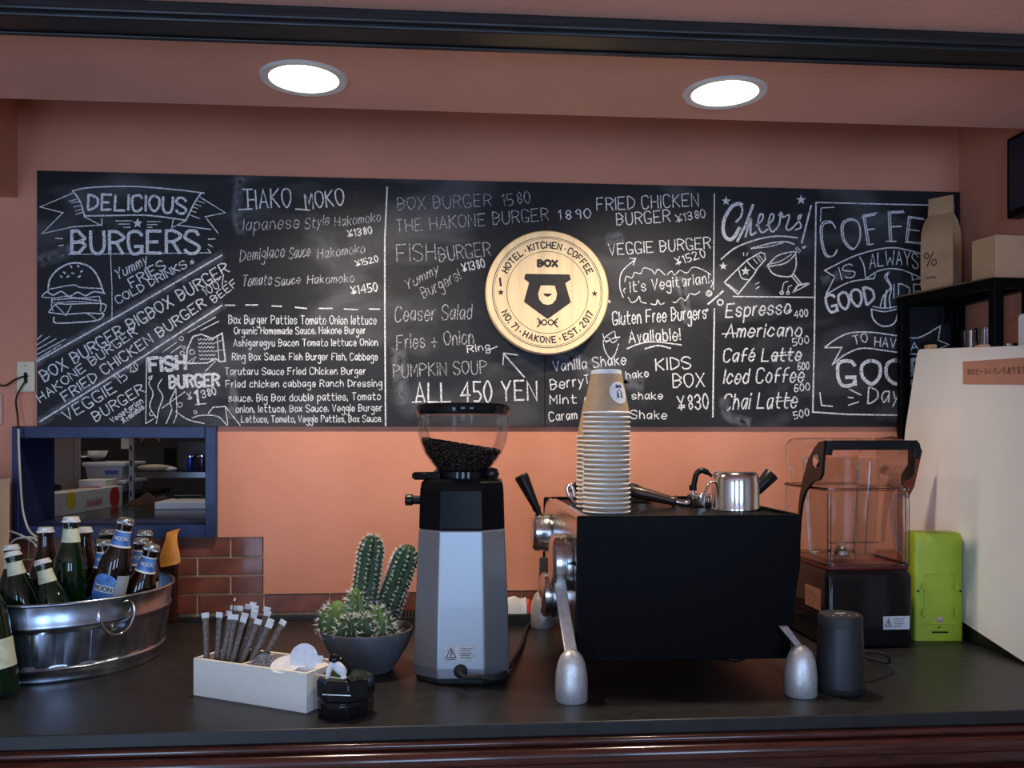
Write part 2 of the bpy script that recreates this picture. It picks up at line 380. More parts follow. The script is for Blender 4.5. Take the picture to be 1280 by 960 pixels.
# ================================================================== CHALKBOARD AND ITS WRITING
BY = 2.183
bl, bs, br = onY(46,300,BY).x, onY(681,300,BY).x, 1.3325
bz0, bz1 = EYE+.0295, EYE+.6335
cb = thing('chalkboard', 'long black chalkboard menu of chalk lettering and drawings on the salmon wall', 'chalkboard', (bl,BY,bz0))
for a, b in ((bl,bs-.0008),(bs+.0008,br)):
    m = MB(); m.box(a,b,BY,WALL_Y-.0005,bz0,bz1); build('board_panel', m, BOARD, cb, bevel=.001)
GL = {'A':'032943|1535','B':'0309|~091929384726160 6'.replace(' ','')+'|~0616364534231303','C':'~4839190805133344','D':'0309|~0919384745341303',
'E':'49090343|0636','F':'490903|0636','G':'~4839190805133344|254543','H':'0309|4349|0646','I':'0903','J':'~3934231304','K':'0309|4906|1643',
'L':'090343','M':'0309254943','N':'03094349','O':'~29080523454829','P':'0309|~092948472606','Q':'~29080523454829|2543','R':'0309|~092948472606|2643',
'S':'~4839190807264544331304','T':'0949|2923','U':'~090513334549','V':'092349','W':'0913365369','X':'0943|4903','Y':'0926|492623','Z':'09490343',
'0':'~190705132335372919','1':'081913','2':'~081938372603|0343','3':'~08192938372616|~16263534231304','4':'33390545','5':'390906|~062635342303',
'6':'~3919060413233435261605','7':'093913','8':'~29181726353423141526373829','9':'~38291817263638|3833',
'a':'~371705132436|3733','b':'0903|~0617273534231304','c':'~3627170504132334','d':'3933|~3627170504132334','e':'~0535362717050413 2334'.replace(' ',''),
'f':'~3929181613|0636','g':'~36271705142435|~373120100 1'.replace(' ',''),'h':'0903|~0517273533','i':'0703|0908','j':'~17110001|1918','k':'0903|3705|1533','l':'0903',
'm':'0703|~0517262523|~2537464543','n':'0703|~0517273533','o':'~170504132334362717','p':'0700|~0617273634231304','q':'3730|~3627170504132334','r':'0703|~051727',
's':'~36271706152534231304','t':'~19142333|0737','u':'~0704132335|3733','v':'071327','w':'0713263347','x':'0733|3703','y':'0714|3701','z':'07370333',
'!':'0905|0403','.':'0403','\'':'0908','¥':'0926|492623|1545|0444','+':'0545|2723','%':'0349|~08190918|~44354434','-':'0636','"':'0907|1917',',':'0402','é':'~053536271705041323 34'.replace(' ','')+'|1829','·':'0605'}
def glyph(c):
    out = []
    for st in GL[c].split('|'):
        sm = st[0] == '~'; st = st.lstrip('~')
        out.append(([(int(st[i]), int(st[i+1])) for i in range(0, len(st), 2)], sm))
    return out, max(x for p, _ in out for x, y in p)
def text_strokes(s, x0, y0, x1, y1, h, slant=0.0, jit=.10, gap=1.7, arc=0.0):
    adv = 0; items = []
    for c in s:
        if c == ' ': adv += 3.0; continue
        g, wd = glyph(c); items.append((g, adv)); adv += wd+gap
    tot = adv-gap; ex, ey = x1-x0, y1-y0; L = math.hypot(ex, ey); ex /= L; ey /= L; sx = L/max(tot,.6); sy = h/6.0
    if tot < 1.2: sx = sy
    out = []
    for g, a in items:
        jy = random.uniform(-jit,jit)*1.5
        for pts, sm in g:
            P = []
            for x, y in pts:
                x += random.uniform(-jit,jit); y += random.uniform(-jit,jit)+jy
                u = (a+x)*sx+slant*(y-3)*sy; v = (y-3)*sy + arc*(1-((2*(a+x)/max(tot,1))-1)**2)
                P.append(Vector((x0+ex*u+ey*v, y0+ey*u-ex*v, 0)))
            out.append(smooth_pts(P, 4, closed=(pts[0] == pts[-1])) if sm else P)
    return out
ZO = {'1':(40,210,.2031),'2':(40,370,.2031),'3':(270,220,.1719),'4':(270,370,.1771),'5':(480,230,.1719),'6':(480,370,.1719),'A':(680,230,.1771),'B':(680,380,.1719),
      'C':(885,235,.15625),'D':(885,370,.177),'E':(1010,235,.1719),'F':(1010,380,.2109),'P':(0,0,1.0)}
PXM = BY/F*1.0
BN = (0,-1,0)
LAY = [0]
def stroke_px(mb, pts, wpx):
    LAY[0] = (LAY[0]+1) % 24; y = BY-.0005-LAY[0]*.00003
    mb.ribbon([onY(p[0],p[1],y) for p in pts], wpx*PXM, BN)
def txt(z, s, x0, y0, x1, y1, h, w=1.5, slant=0.0, mat=None, jit=.10, double=0, arc=0.0):
    ox, oy, k = ZO[z]; mb = MB()
    S = text_strokes(s, ox+x0*k, oy+y0*k, ox+x1*k, oy+y1*k, h*k, slant, jit, arc=arc*k)
    for P in S: stroke_px(mb, P, w)
    if double:
        for P in S:
            if len(P) <= 5: stroke_px(mb, [p+Vector((double,0,0)) for p in P[:2]], w)
    build('chalk_lettering', mb, mat or CHALK, cb, smooth='flatkeep')
class Draw:
    def __init__(s, z, name='chalk_drawing', mat=None): s.z = ZO[z]; s.mb = MB(); s.name = name; s.mat = mat
    def l(s, pts, w=1.4, sm=True):
        if s.name in ('chalk_smear','chalk_line'): s.mb = MB()
        ox, oy, k = s.z; P = [Vector((ox+float(a.split(',')[0])*k, oy+float(a.split(',')[1])*k, 0)) for a in pts.split()]
        Q = smooth_pts(P,5) if sm and len(P) > 2 else P
        for k in ((1,.8,.6,.42,.25) if s.name == 'chalk_smear' else (1,)): stroke_px(s.mb, Q, w*k*(1.5 if s.name == 'chalk_smear' else 1))
        if s.name in ('chalk_smear','chalk_line'): build(s.name, s.mb, s.mat or CHALK, cb, smooth='flatkeep')
        return s
    def p(s, *pts, w=1.4): return [s.l(q, w, False) for q in pts] and s
    def o(s, x, y, r, w=1.2, ry=None):
        ox, oy, k = s.z; P = [Vector((ox+(x+r*math.cos(a*math.pi/6))*k, oy+(y+(ry or r)*math.sin(a*math.pi/6))*k, 0)) for a in range(13)]
        stroke_px(s.mb, smooth_pts(P,3,True), w); return s
    def star(s, x, y, r):
        ox, oy, k = s.z; P = []
        for i in range(10):
            a = -math.pi/2+i*math.pi/5; q = r if i % 2 == 0 else r*.42; P.append(onY(ox+(x+q*math.cos(a))*k, oy+(y+q*math.sin(a))*k, BY-.0006))
        s.mb.add(P+[onY(ox+x*k,oy+y*k,BY-.0006)], [(i,(i+1)%10,10) for i in range(10)]); return s
    def done(s): s.name in ('chalk_smear','chalk_line') or build(s.name, s.mb, s.mat or CHALK, cb, smooth='flatkeep')
# dust smears and ruled lines
d = Draw('P','chalk_smear',DUST)
d.l('277,319 160,388 46,452',9,False).l('277,382 180,445 50,527',9,False).l('52,325 75,318 88,312',12).l('300,225 296,262 300,290',10)
d.l('290,470 292,500 289,520',9).l('498,440 500,470 505,500',14).l('860,400 855,370 850,350',10).l('905,500 910,520 935,528',10).l('760,300 775,296',12).l('700,440 760,470 800,480',14).l('1030,350 1060,340',9)
d.done()
d = Draw('P','chalk_line'); d.l('484,234 481,300 481,380 482,532',1.8,False); d.l('893,242 892,362',1.6,False); d.l('893,386 891,521',2.0,False)
d.l('138,317 140,360 140,400',1.0,False).l('85,318 170,317 262,316',1.0).l('277,319 160,388 46,452',2.0,False).l('277,382 180,445 50,527',2.0,False)
d.l('1020,253 1019,330 1018,420 1016,515 1060,518 1190,520',2.0,False).l('1020,253 1100,255 1192,257 1192,520',1.6,False); d.done()
d = Draw('4','chalk_line'); d.p('65,65 135,65','210,63 295,63','395,70 462,73','560,80 640,88','727,88 822,88','905,92 998,96','1080,92 1155,92',w=1.6); d.done()
# --- burgers panel
d = Draw('1')
d.l('250,140 360,120 620,113 900,135 1060,155',1.6).l('1040,155 1000,215 945,325',1.8).l('320,295 520,292 720,292 950,322',1.8).l('250,140 295,205 325,300',1.8)
d.p('250,155 50,240 190,275 60,405 250,362 430,350','325,302 430,355 430,312','1035,180 1190,275 1065,300 1145,400','945,325 860,368 870,312','900,352 1100,378',w=1.3)
d.p('225,205 290,190','240,215 300,205','255,240 305,230','265,265 315,250','270,285 318,270','1010,200 1060,215','1000,220 1040,235','990,240 1020,250','980,265 1010,272','975,290 1035,312',w=1.0)
d.star(650,340,33).p('515,325 615,325','530,345 600,345','565,365 605,365','710,330 795,330','710,348 770,348','710,365 740,365',w=1.1)
d.p('145,433 187,435','165,478 192,475','1085,438 1128,436','1085,470 1110,485','1082,500 1102,525','185,540 225,512',w=1.3).star(985,580,20).done()
txt('1','DELICIOUS',345,258,945,280,92,3.0,arc=8); txt('1','BURGERS',245,525,1025,522,134,3.8)
txt('1','Yummy',525,690,715,585,62,1.4,.25); txt('1','FRIES',615,735,825,618,58,1.7); txt('1','COLD DRINKS',530,837,955,608,46,1.6)
d = Draw('1')
d.l('98,765 110,685 165,620 250,585 340,600 400,660 442,770',2.0).l('112,745 250,720 300,735 435,742',1.3).l('60,790 90,763 130,782 180,760 230,790 280,765 330,785 380,762 450,772',1.6).l('65,795 150,800 200,790 300,800 410,790',1.2)
d.p('195,640 205,650','235,600 245,612','280,600 288,608','300,640 310,632','215,672 228,664','285,672 297,664','175,665 185,672','245,645 257,650',w=1.8)
d.l('125,800 120,850 130,880',1.3).l('415,790 425,840 420,880',1.3).l('130,830 280,822 415,835',1.1).done()
d = Draw('2'); d.l('120,25 270,15 420,30',1.4).l('105,95 150,50 220,50 440,48 445,95',1.4).l('100,100 200,112 330,105 440,110',1.4).p('150,60 210,120 245,50',w=1.2).l('135,130 145,165 280,162 400,150 440,120 430,100',1.8).l('340,110 370,125 400,150',1.2)
d.p('30,270 60,240','30,300 110,248','30,330 150,262','30,360 205,265','30,390 175,300',w=1.1).done()
txt('P','BOX BURGER BIGBOX BURGER',56,477,287,340,14,1.8); txt('P','HAKONE BURGER',51,503,172,417,10.5,1.5); txt('P','FRIED CHICKEN BURGER',82,502,258,382,12,1.7)
txt('P','100%',257,370,284,353,10,1.2); txt('P','BEEF',268,379,297,356,9,1.2)
txt('2','VEGGIE',215,770,520,588,66,1.6); txt('2','15',540,545,590,505,62,1.3); txt('2','20',605,470,655,440,34,1.1); txt('2','BURGER',395,772,695,590,60,1.5); txt('2','Vegetarian',495,782,685,655,34,1.1); txt('2','Available',565,785,692,692,32,1.1)
txt('2','FISH',725,462,945,448,80,4.2); txt('2','BURGER',850,565,1150,552,72,3.2); txt('2','¥',960,640,985,635,45,1.3); txt('2','1',1010,668,1040,665,85,3.0); txt('2','380',1050,628,1135,605,45,1.4)
d = Draw('2'); d.p('705,380 700,785','805,345 890,285','855,350 920,305','960,225 1130,130','1040,210 1150,155','800,690 940,590','1065,465 1130,400','700,785 750,755','1005,668 1070,662','620,470 650,455',w=1.2)
d.l('950,420 955,330 990,250 1040,235 1110,262 1170,230 1180,310 1190,400 1160,405 1130,385 1080,412 950,416',1.8,False).o(985,345,15).p('950,412 1012,372 985,412 950,412',w=1.3)
for i in range(5):
    for j in range(6): d.l('%d,%d %d,%d %d,%d' % (1020+i*20+j*2,262+j*24,1030+i*20+j*2,272+j*24,1040+i*20+j*2,262+j*24),.9)
d.l('740,490 720,540 745,600 725,680 765,750',1.3).l('800,510 775,560 805,620 780,700 765,785',1.3).l('885,570 850,650 860,700 825,785',1.3).l('885,710 960,760 1060,785',1.3).l('885,570 890,720 870,785',1.0).l('985,750 1040,735 1140,740 1200,795',1.3).l('1085,722 1115,685 1190,680 1280,795',1.3,False).p('1190,680 1205,790','1140,250 1150,390','1125,290 1175,270','1130,340 1180,330',w=1.0)
for q in ((920,262,12),(925,352,12),(935,318,8),(910,670,14),(1005,715,9),(735,725,12),(728,505,10)): d.o(*q,w=1.0)
d.done()
# --- hot plates panel
txt('3','HAKO',235,240,545,222,135,1.8); txt('3','MOKO',655,240,930,212,118,1.8); d = Draw('3'); d.p('165,245 262,240','195,97 262,97','580,240 680,248',w=1.8).done()
txt('3','Japanese',160,400,600,375,85,1.3,.15,CHALKS); txt('3','Style',645,388,820,352,72,1.2,.3,CHALKS); txt('3','Hakomoko',865,368,1195,325,65,1.2,.15,CHALKS); txt('3','¥1380',960,445,1135,418,50,1.4)
txt('3','Demiglace',175,620,495,585,80,1.2,.2,CHALKS); txt('3','Sauce',530,602,680,578,75,1.2,.3,CHALKS); txt('3','Hakomoko',740,598,1080,558,66,1.2,.15,CHALKS); txt('3','¥1520',1020,658,1180,620,42,1.2)
txt('3','Tomato',190,800,400,788,75,1.3,.2,CHALKS); txt('3','Sauce',430,800,610,780,58,1.3,.2,CHALKS); txt('3','Hakomoko',665,782,1000,770,58,1.3,.1,CHALKS); txt('3','¥1450',985,862,1175,835,58,1.4)
for s, x0, y0, x1, y1, h in (('Box Burger Patties Tomato Onion lettuce',90,195,1130,200,58),('Organic Homemade Sauce. Hakone Burger',130,270,1055,265,48),('Ashigaragyu Bacon Tomato lettuce Onion',125,355,1140,350,48),
    ('Ring Box Sauce. Fish Burger Fish, Cabbage',115,452,1140,452,48),('Tarutaru Sauce Fried Chicken Burger',65,556,1055,552,48),('Fried chicken cabbage Ranch Dressing',70,645,1170,638,48),('sauce. Big Box double patties, Tomato',90,745,1160,732,50),
    ('onion, lettuce, Box Sauce. Veggie Burger',140,822,1170,812,48),('Lettuce, Tomato, Veggie Patties, Box Sauce.',180,892,1170,888,46)): txt('4',s,x0,y0,x1,y1,h,1.05)
# --- burger prices
txt('5','BOX BURGER',100,190,780,160,88,1.1,0,CHALKS); txt('5','1580',865,158,1065,133,82,1.2,0,CHALKS); txt('5','THE HAKONE BURGER',90,352,1195,262,88,1.3,0,CHALKS); txt('A','1890',105,252,330,238,62,1.4)
txt('5','FISH',95,562,375,552,120,1.3,0,CHALKS); txt('5','BURGER',405,562,775,520,100,1.3,0,CHALKS); txt('5','¥1380',575,642,735,602,62,1.2); txt('5','Yummy',165,770,400,640,65,1.1,.3,CHALKS); txt('5','Burgers!',290,832,560,690,78,1.1,.1,CHALKS)
txt('6','Ceaser Salad',80,185,635,165,105,1.3,.1,CHALKS); txt('6','Fries + Onion',95,388,650,345,100,1.3,.05,CHALKS); txt('6','Ring',610,412,770,388,50,1.2); txt('6','PUMPKIN SOUP',70,592,745,562,92,1.3,0,CHALKS)
txt('6','ALL 450 YEN',230,772,1110,755,138,2.2); d = Draw('6'); d.p('1020,590 870,420',w=1.9).p('865,500 870,415 975,430',w=1.4).p('205,773 275,768','325,775 455,772','740,400 822,368',w=1.6).done()
txt('A','FRIED CHICKEN',375,188,1090,155,88,1.4); txt('A','BURGER',515,292,890,265,82,1.4); txt('A','¥1380',935,272,1140,232,55,1.3); txt('A','VEGGIE BURGER',460,502,1175,452,78,1.4); txt('A','¥1520',935,575,1140,512,55,1.3)
d = Draw('A'); d.l('558,800 535,720 550,620 645,530',1.4).p('605,525 645,525 630,572',w=1.4)
d.l('570,690 582,652 622,662 640,625 682,632 705,592 760,608 782,636 805,602 855,642',1.2).l('870,640 900,615 922,642 960,610 1008,628 1050,588 1110,600 1178,640',1.2).l('595,800 618,836 652,822 672,792 684,830 722,842',1.3).l('755,846 790,850 802,818 822,850 852,838',1.3).l('905,830 930,836 966,805 1000,822 1030,772 1062,782 1100,760',1.3).l('575,735 562,750 572,770',1.2).l('1180,680 1190,700 1178,730',1.2).o(1165,772,20).done()
txt('A',"It's Vegitarian!",610,765,1165,700,72,1.35,.05); txt('B','Gluten Free Burgers',500,152,1180,105,92,1.5,.05); txt('B','Avaliable!',620,282,990,262,84,1.6); txt('A','"',465,870,505,862,50,1.3); txt('B','"',1190,80,1215,75,45,1.2)
d = Draw('B'); d.l('605,325 690,290 800,275 1000,297',1.6).l('735,325 830,302 920,322',1.9).l('430,265 440,330 478,392 515,370 542,290',1.3).l('428,218 448,270 500,250 545,245',1.3).l('440,245 470,222 512,200 520,238 552,240',1.3).l('450,280 480,265 500,282 530,262',1.2).l('460,240 490,255 520,245',1.1).done()
txt('B','Vanilla Shake',70,490,595,438,72,1.4); txt('B','Berry',50,622,290,592,72,1.4); txt('B','T',300,580,330,576,62,1.3); txt('B','hake',600,545,760,527,52,1.3); txt('B','Mint',45,727,235,722,62,1.4); txt('B','shake',640,692,860,692,52,1.4); txt('B','Caram',40,852,240,835,62,1.4); txt('B','Shake',630,832,890,838,58,1.4)
txt('B','KIDS',815,482,1065,468,84,1.7); txt('B','BOX',940,605,1165,600,98,1.7); txt('B','¥830',975,772,1195,757,102,1.8)
# --- cheers and coffee
d = Draw('C'); d.p('0,930 120,825',w=2.2).o(98,915,22,1.8).o(12,840,14,1.6).star(145,105,38).star(745,95,42).star(122,625,34)
d.l('270,135 245,125 190,150 135,240 120,320 135,385 175,412 215,385 250,320',4.6).l('225,270 262,230 275,170 262,140',2.6).p('360,135 300,300 235,425',w=3.4).l('300,390 325,300 345,250 340,330 345,375 385,355',2.6)
d.l('385,300 430,260 440,215 415,215 400,290 430,355 480,330',2.3).l('470,300 515,260 525,215 500,215 485,290 515,350 570,290 580,200 595,215 570,215 600,235',2.3).l('600,235 650,215 640,270 625,320 655,335 720,270 745,215 720,240 745,310 700,335',2.2).p('825,142 750,440',w=2.4).p('760,478 778,470',w=3.0)
d.l('105,570 220,478 400,410 560,385 715,398',2.0).l('345,485 500,442 620,430 690,450',2.0).l('345,485 480,470 600,440',1.2)
d.l('130,755 245,640 310,580 420,515 452,525 460,570 390,650 370,690 240,850 130,755',1.8,False).l('245,650 270,720 330,735',1.5).l('315,590 350,630 385,660',1.5).star(300,665,40).p('160,770 235,825','390,545 420,590','405,535 440,580','365,570 395,605',w=1.3)
d.l('475,620 560,540 680,510 700,525 620,600 475,630',1.8).l('475,620 520,685 600,708 670,700 705,620 700,522',1.8).p('665,700 725,772','690,695 745,765',w=1.8).l('680,835 720,778 812,762 680,835',2.4,False).l('490,610 580,585 670,530',1.2)
d.p('200,868 850,875',w=1.6).l('590,840 605,765 640,745',1.2).o(590,838,14).l('640,840 645,790 670,780',1.2).o(640,840,12).p('285,515 285,540','318,518 310,540','380,770 410,755','385,805 410,790','700,480 730,520','712,470 742,505',w=1.2).done()
for s, x0, y0, x1, y1, h, pr, a in (('Espresso',125,148,575,122,92,'400',(610,155,705,140)),('Americano',125,290,655,282,88,'500',(600,350,712,330)),('Café Latte',105,462,650,455,88,'600',(635,522,712,515)),('Iced Coffee',110,618,670,605,98,'600',(612,678,718,662)),('Chai Latte',108,802,620,788,108,'500',(610,870,715,840))):
    txt('D',s,x0,y0,x1,y1,h,1.9,.18); txt('D',pr,*a,48,1.4,.1)
d = Draw('D'); d.p('100,268 210,262','460,425 590,415','480,745 605,735',w=1.5); d.l('575,120 590,100 560,105',1.4).done()
# --- good coffee panel
for s, x0, y0, x1, y1, h in (('C',105,500,212,492,250),('O',262,452,385,440,225),('F',432,412,515,400,215),('F',595,390,705,385,215),('E',710,392,820,405,185),('E',855,430,960,450,185)):
    txt('E',s,x0,y0,x1,y1,h,1.7,jit=.03); 
    txt('E',s,x0+14,y0-6,x1+4,y1-6,h*.93,1.5,jit=.03)
d = Draw('E'); d.p('90,245 95,145 190,140',w=1.2).l('120,600 350,490 580,435 740,455 900,505',1.8).l('375,500 405,560 420,655',1.6).p('120,600 195,645 130,775',w=1.6).l('130,775 300,685 480,658',1.6).l('420,660 520,600 640,588 750,620 850,670',1.6).p('480,660 490,625','755,620 760,668 830,655',w=1.5)
d.l('585,610 558,650 600,720 545,790 525,870',1.8).l('590,612 575,650 606,720 592,800 600,875',1.8).p('435,415 475,407','565,388 640,388','390,215 500,180',w=1.6)
d.l('575,745 560,800 560,870',3.0).done()
txt('E','IS',245,668,345,642,95,1.5); txt('E','ALWAYS',450,588,800,585,100,1.5,arc=30); txt('E','GOOD',150,905,490,832,122,3.4); txt('E','IDEA',625,800,960,800,100,1.7)
d = Draw('F'); d.l('375,30 450,45 530,30',1.6).l('375,30 385,85 425,125 480,130 520,100 535,30',2.0).l('385,15 450,25 530,15',1.4)
d.l('100,255 180,200 260,170 380,168 560,192 660,198 785,130',1.8).p('100,258 200,258 145,360',w=1.8).l('145,360 220,300 320,262 450,275 580,293 700,300',1.8).p('785,130 772,215 835,240 740,282',w=1.5)
d.p('245,505 315,540','238,553 268,556','240,600 300,580','70,525 80,600 145,607',w=1.7).done()
txt('F','TO',275,240,355,222,52,1.5); txt('F','HAVE',395,250,565,262,54,1.5); txt('F','A',612,275,655,270,44,1.3); txt('F','GOOD',178,482,720,470,140,4.6); txt('F','Day',355,588,545,578,92,2.0,.1)
# ================================================================== ROUND WOODEN SIGN
sc = onY(684.5,365.5,2.14); SR = .1505
sg = thing('round_sign', 'round pale wooden sign with a dark bear-head emblem, hung on the chalkboard', 'sign', (sc.x,BY,sc.z))
SM = Matrix.Translation((sc.x,2.14,sc.z)) @ RX(90)            # local x right, y up, z towards the room
m = MB(); m.lathe([(0,-.030),(SR-.004,-.030),(SR-.001,-.027),(SR,-.022),(SR,-.004),(SR-.003,0),(0,0)],72,SM)
build('wooden_disc', m, PINE, sg, smooth=40)
m = MB(); m.lathe([(0,-.0425),(.05,-.0425),(.05,-.0302),(0,-.0302)],24,SM); build('hanging_block', m, BLACKWOOD, sg)
def sring(r, wd):
    m = MB(); m.lathe([(r-wd/2,.0005),(r+wd/2,.0005)],72,SM); build('engraved_ring', m, INK, sg, smooth='flatkeep')
sring(SR*.892,.0016); sring(SR*.866,.0009); sring(SR*.66,.0011)
def sxy(x, y): return SM @ Vector((x*SR, y*SR, .0006))
SLAY = [0]
def sink(name, polys):
    m = MB()
    for P in polys: SLAY[0] = (SLAY[0]+1) % 12; m.ribbon([sxy(*p)+Vector((0,-.00003*SLAY[0],0)) for p in P[0]], P[1]*SR, BN)
    build(name, m, INK, sg, smooth='flatkeep')
def circ_text(s, a0, a1, r, h, w, inside=False):
    adv = 0; items = []
    for c in s:
        if c == ' ': adv += 2.2; continue
        g, wd = glyph(c); items.append((g, adv)); adv += wd+2.1
    tot = adv-2.1; out = []
    for g, a in items:
        wd = max(x for p,_ in g for x,y in p)
        am = a0+(a1-a0)*(a+wd/2)/tot; k = h/6.0
        for pts, sm in g:
            P = []
            for x, y in pts:
                lx, ly = (x-wd/2)*k*.92, (y-6)*k
                an = R(am)
                if not inside: X = (r+ly)*math.cos(an)+lx*math.sin(an); Y = (r+ly)*math.sin(an)-lx*math.cos(an)
                else: X = (r-ly)*math.cos(an)-lx*math.sin(an); Y = (r-ly)*math.sin(an)+lx*math.cos(an)
                P.append(Vector((X,Y,0)))
            P = smooth_pts(P,4,closed=(pts[0]==pts[-1])) if sm else P
            out.append(([(p.x,p.y) for p in P], w))
    return out
sink('engraved_lettering', circ_text('HOTEL · KITCHEN · COFFEE',155,25,.765,.098,.020))
sink('engraved_lettering', circ_text('NO. 71 · HAKONE · EST. 2017',204,336,.765,.098,.020,True))
def flat_text(s, cx, y0, wd, h, w):
    S = text_strokes(s,0,0,wd,0,h,0,0); return [([(cx-wd/2+p.x, y0-p.y) for p in P], w) for P in S]
sink('engraved_lettering', flat_text('BOX',0,.42,.31,.095,.036))
def sz(x, y): return ((x-527)/435.0, (480-y)/435.0)
outer = [(370,352),(683,352),(691,388),(652,414),(691,548),(527,668),(360,548),(397,414),(362,388)]
inner = [(478,432),(527,430),(578,432),(594,490),(585,530),(560,560),(527,568),(494,560),(468,530),(460,490)]
m = MB(); vs = [sxy(*sz(*p)) for p in outer+inner]; no = len(outer)
bm = bmesh.new(); bv = [bm.verts.new(v) for v in vs]; ed = [bm.edges.new((bv[i],bv[(i+1)%no])) for i in range(no)]+[bm.edges.new((bv[no+i],bv[no+(i+1)%len(inner)])) for i in range(len(inner))]
bmesh.ops.triangle_fill(bm, use_beauty=True, use_dissolve=False, edges=ed); bm.verts.index_update()
m.add([v.co for v in bm.verts],[tuple(v.index for v in f.verts) for f in bm.faces]); bm.free(); build('bear_emblem', m, INK, sg, smooth='flatkeep')
m = MB(); m.add([sxy(*sz(*p)) for p in [(497,488),(557,488),(550,500),(527,512),(503,500)]],[(0,1,2,3,4)])
for cx in (198,860):
    P = []
    for i in range(10):
        a = math.pi/2+i*math.pi/5; q = 24 if i % 2 == 0 else 10; P.append(sxy(*sz(cx+q*math.cos(a),484-q*math.sin(a))))
    m.add(P+[sxy(*sz(cx,484))],[(i,(i+1)%10,10) for i in range(10)])
build('engraved_marks', m, INK, sg, smooth='flatkeep')
K = []
for cx in (503,549): K.append(([sz(cx+18*math.cos(a*math.pi/6),690+18*math.sin(a*math.pi/6)) for a in range(13)],.018))
for q in (((455,662),(484,690)),((484,690),(455,722)),((598,662),(568,690)),((568,690),(598,722)),((462,690),(486,690)),((566,690),(590,690))): K.append(([sz(*q[0]),sz(*q[1])],.022))
K.append(([sz(192,385),sz(198,438)],.03)); sink('engraved_marks', K)
# ================================================================== LEFT END OF THE COUNTER
def V(xl, d, z=0.0): return RIGHT*xl + FWD*d + Vector((0,0,CT+z))
# ------------------------------------------------------------------ oval galvanised tub
TC = V(-.905,1.775)
tub = thing('oval_tub', 'oval galvanised metal tub full of beer bottles', 'tub', TC)
def oval(a, b, z, fl=0.0, n=120):
    out = []
    for i in range(n):
        t = 2*math.pi*i/n; k = 1+fl*(1 if math.cos(t*26) > 0 else -1)*min(1,abs(math.cos(t*26))*3)
        q = RIGHT*(a*math.cos(t)*k)+FWD*(b*math.sin(t)*k); out.append((TC.x+q.x, TC.y+q.y, CT+z))
    return out
A0, B0 = .190, .200; A1, B1 = .212, .220
def tz(z, e=0.0, fl=0.0):
    k = z/.146; return oval(A0+(A1-A0)*k+e, B0+(B1-B0)*k+e, z, fl)
m = MB(); R_ = [tz(0,-.004),tz(0),tz(.003,.002),tz(.006,.001),tz(.018,0),tz(.021,.0035),tz(.026,.0035),tz(.029,0),tz(.034,0,.009),tz(.090,0,.009),tz(.095,0),tz(.099,.0035),tz(.105,.0035),tz(.109,0),tz(.142,0)]
m.loft(R_+[tz(.142,-.0015),tz(.030,-.0015),tz(.004,-.0035)],True,True); build('tub_body', m, GALV, tub, smooth=50)
m = MB(); m.tube([Vector(p) for p in tz(.144,.001)]+[Vector(tz(.144,.001)[0])],.0034,8,False); build('rolled_rim', m, GALV, tub, smooth=60)
hd = (RIGHT*.165+FWD*(-.125)); hn = hd.normalized(); hs = Vector((-hn.y,hn.x,0)); 
hp = Vector((TC.x,TC.y,CT+.128)) + RIGHT*(.205*math.cos(R(-37))) + FWD*(.197*math.sin(R(-37)))
m = MB(); hp2 = hp+hn*.006
pts = [hp2+hs*.022+Vector((0,0,.006)),hp2+hs*.031+Vector((0,0,.002)),hp2+hn*.004+hs*.034+Vector((0,0,-.016)),hp2+hn*.006+hs*.022+Vector((0,0,-.042)),hp2+hn*.006+Vector((0,0,-.052)),hp2+hn*.006-hs*.022+Vector((0,0,-.042)),hp2+hn*.004-hs*.034+Vector((0,0,-.016)),hp2-hs*.031+Vector((0,0,.002)),hp2-hs*.022+Vector((0,0,.006)),hp2+Vector((0,0,.007)),hp2+hs*.022+Vector((0,0,.006))]
m.tube(smooth_pts(pts,4),.0021,8,False); build('drop_handle', m, CHROME, tub, smooth=60)
m = MB(); m.tube([hp2-hs*.022+Vector((0,0,.006)),hp2+hs*.022+Vector((0,0,.006))],.0045,8); build('handle_hinge', m, GALV, tub, smooth=60)
m = MB(); sp = [Vector((TC.x,TC.y,CT+z))+RIGHT*((A0+(A1-A0)*z/.146+.0005)*math.cos(R(-47)))+FWD*((B0+(B1-B0)*z/.146+.0005)*math.sin(R(-47))) for z in (.01,.05,.09)]
m.tube(sp,.0014,6); build('seam', m, GALV, tub, smooth=60)
# ------------------------------------------------------------------ beer bottles
GREEN = pm('dark_green_bottle_glass', (.003,.016,.005), rough=.04, var=.3, coat=.3, spec=.5)
BROWN = pm('dark_brown_bottle_glass', (.010,.004,.002), rough=.04, var=.3, coat=.3, spec=.5)
PALEL = pm('pale_green_paper_label', (.62,.66,.45), rough=.55, var=.15, scale=90)
CREAM = pm('cream_paper', (.72,.70,.62), rough=.55, var=.08)
BLUEL = pm('blue_paper_label', (.03,.14,.52), rough=.45, var=.35, scale=60, col2=(.16,.36,.75))
GREYL = pm('grey_printed_paper', (.40,.42,.42), rough=.5, var=.2, scale=160, stretch=(1,1,6))
CAPW = pm('white_crown_cap', (.72,.71,.66), rough=.35, metal=.2, var=.08)
CAPD = pm('patterned_dark_crown_cap', (.12,.11,.10), rough=.3, metal=.6, var=.8, scale=260, col2=(.62,.60,.55))
PROF = [(0,.003),(.024,0),(.0290,.002),(.0305,.007),(.0305,.128),(.0290,.145),(.0235,.164),(.0172,.182),(.0148,.196),(.0136,.212),(.0136,.2135),(.0150,.2145),(.0150,.2195),(.0138,.2205),(.0138,.226),(0,.2265)]
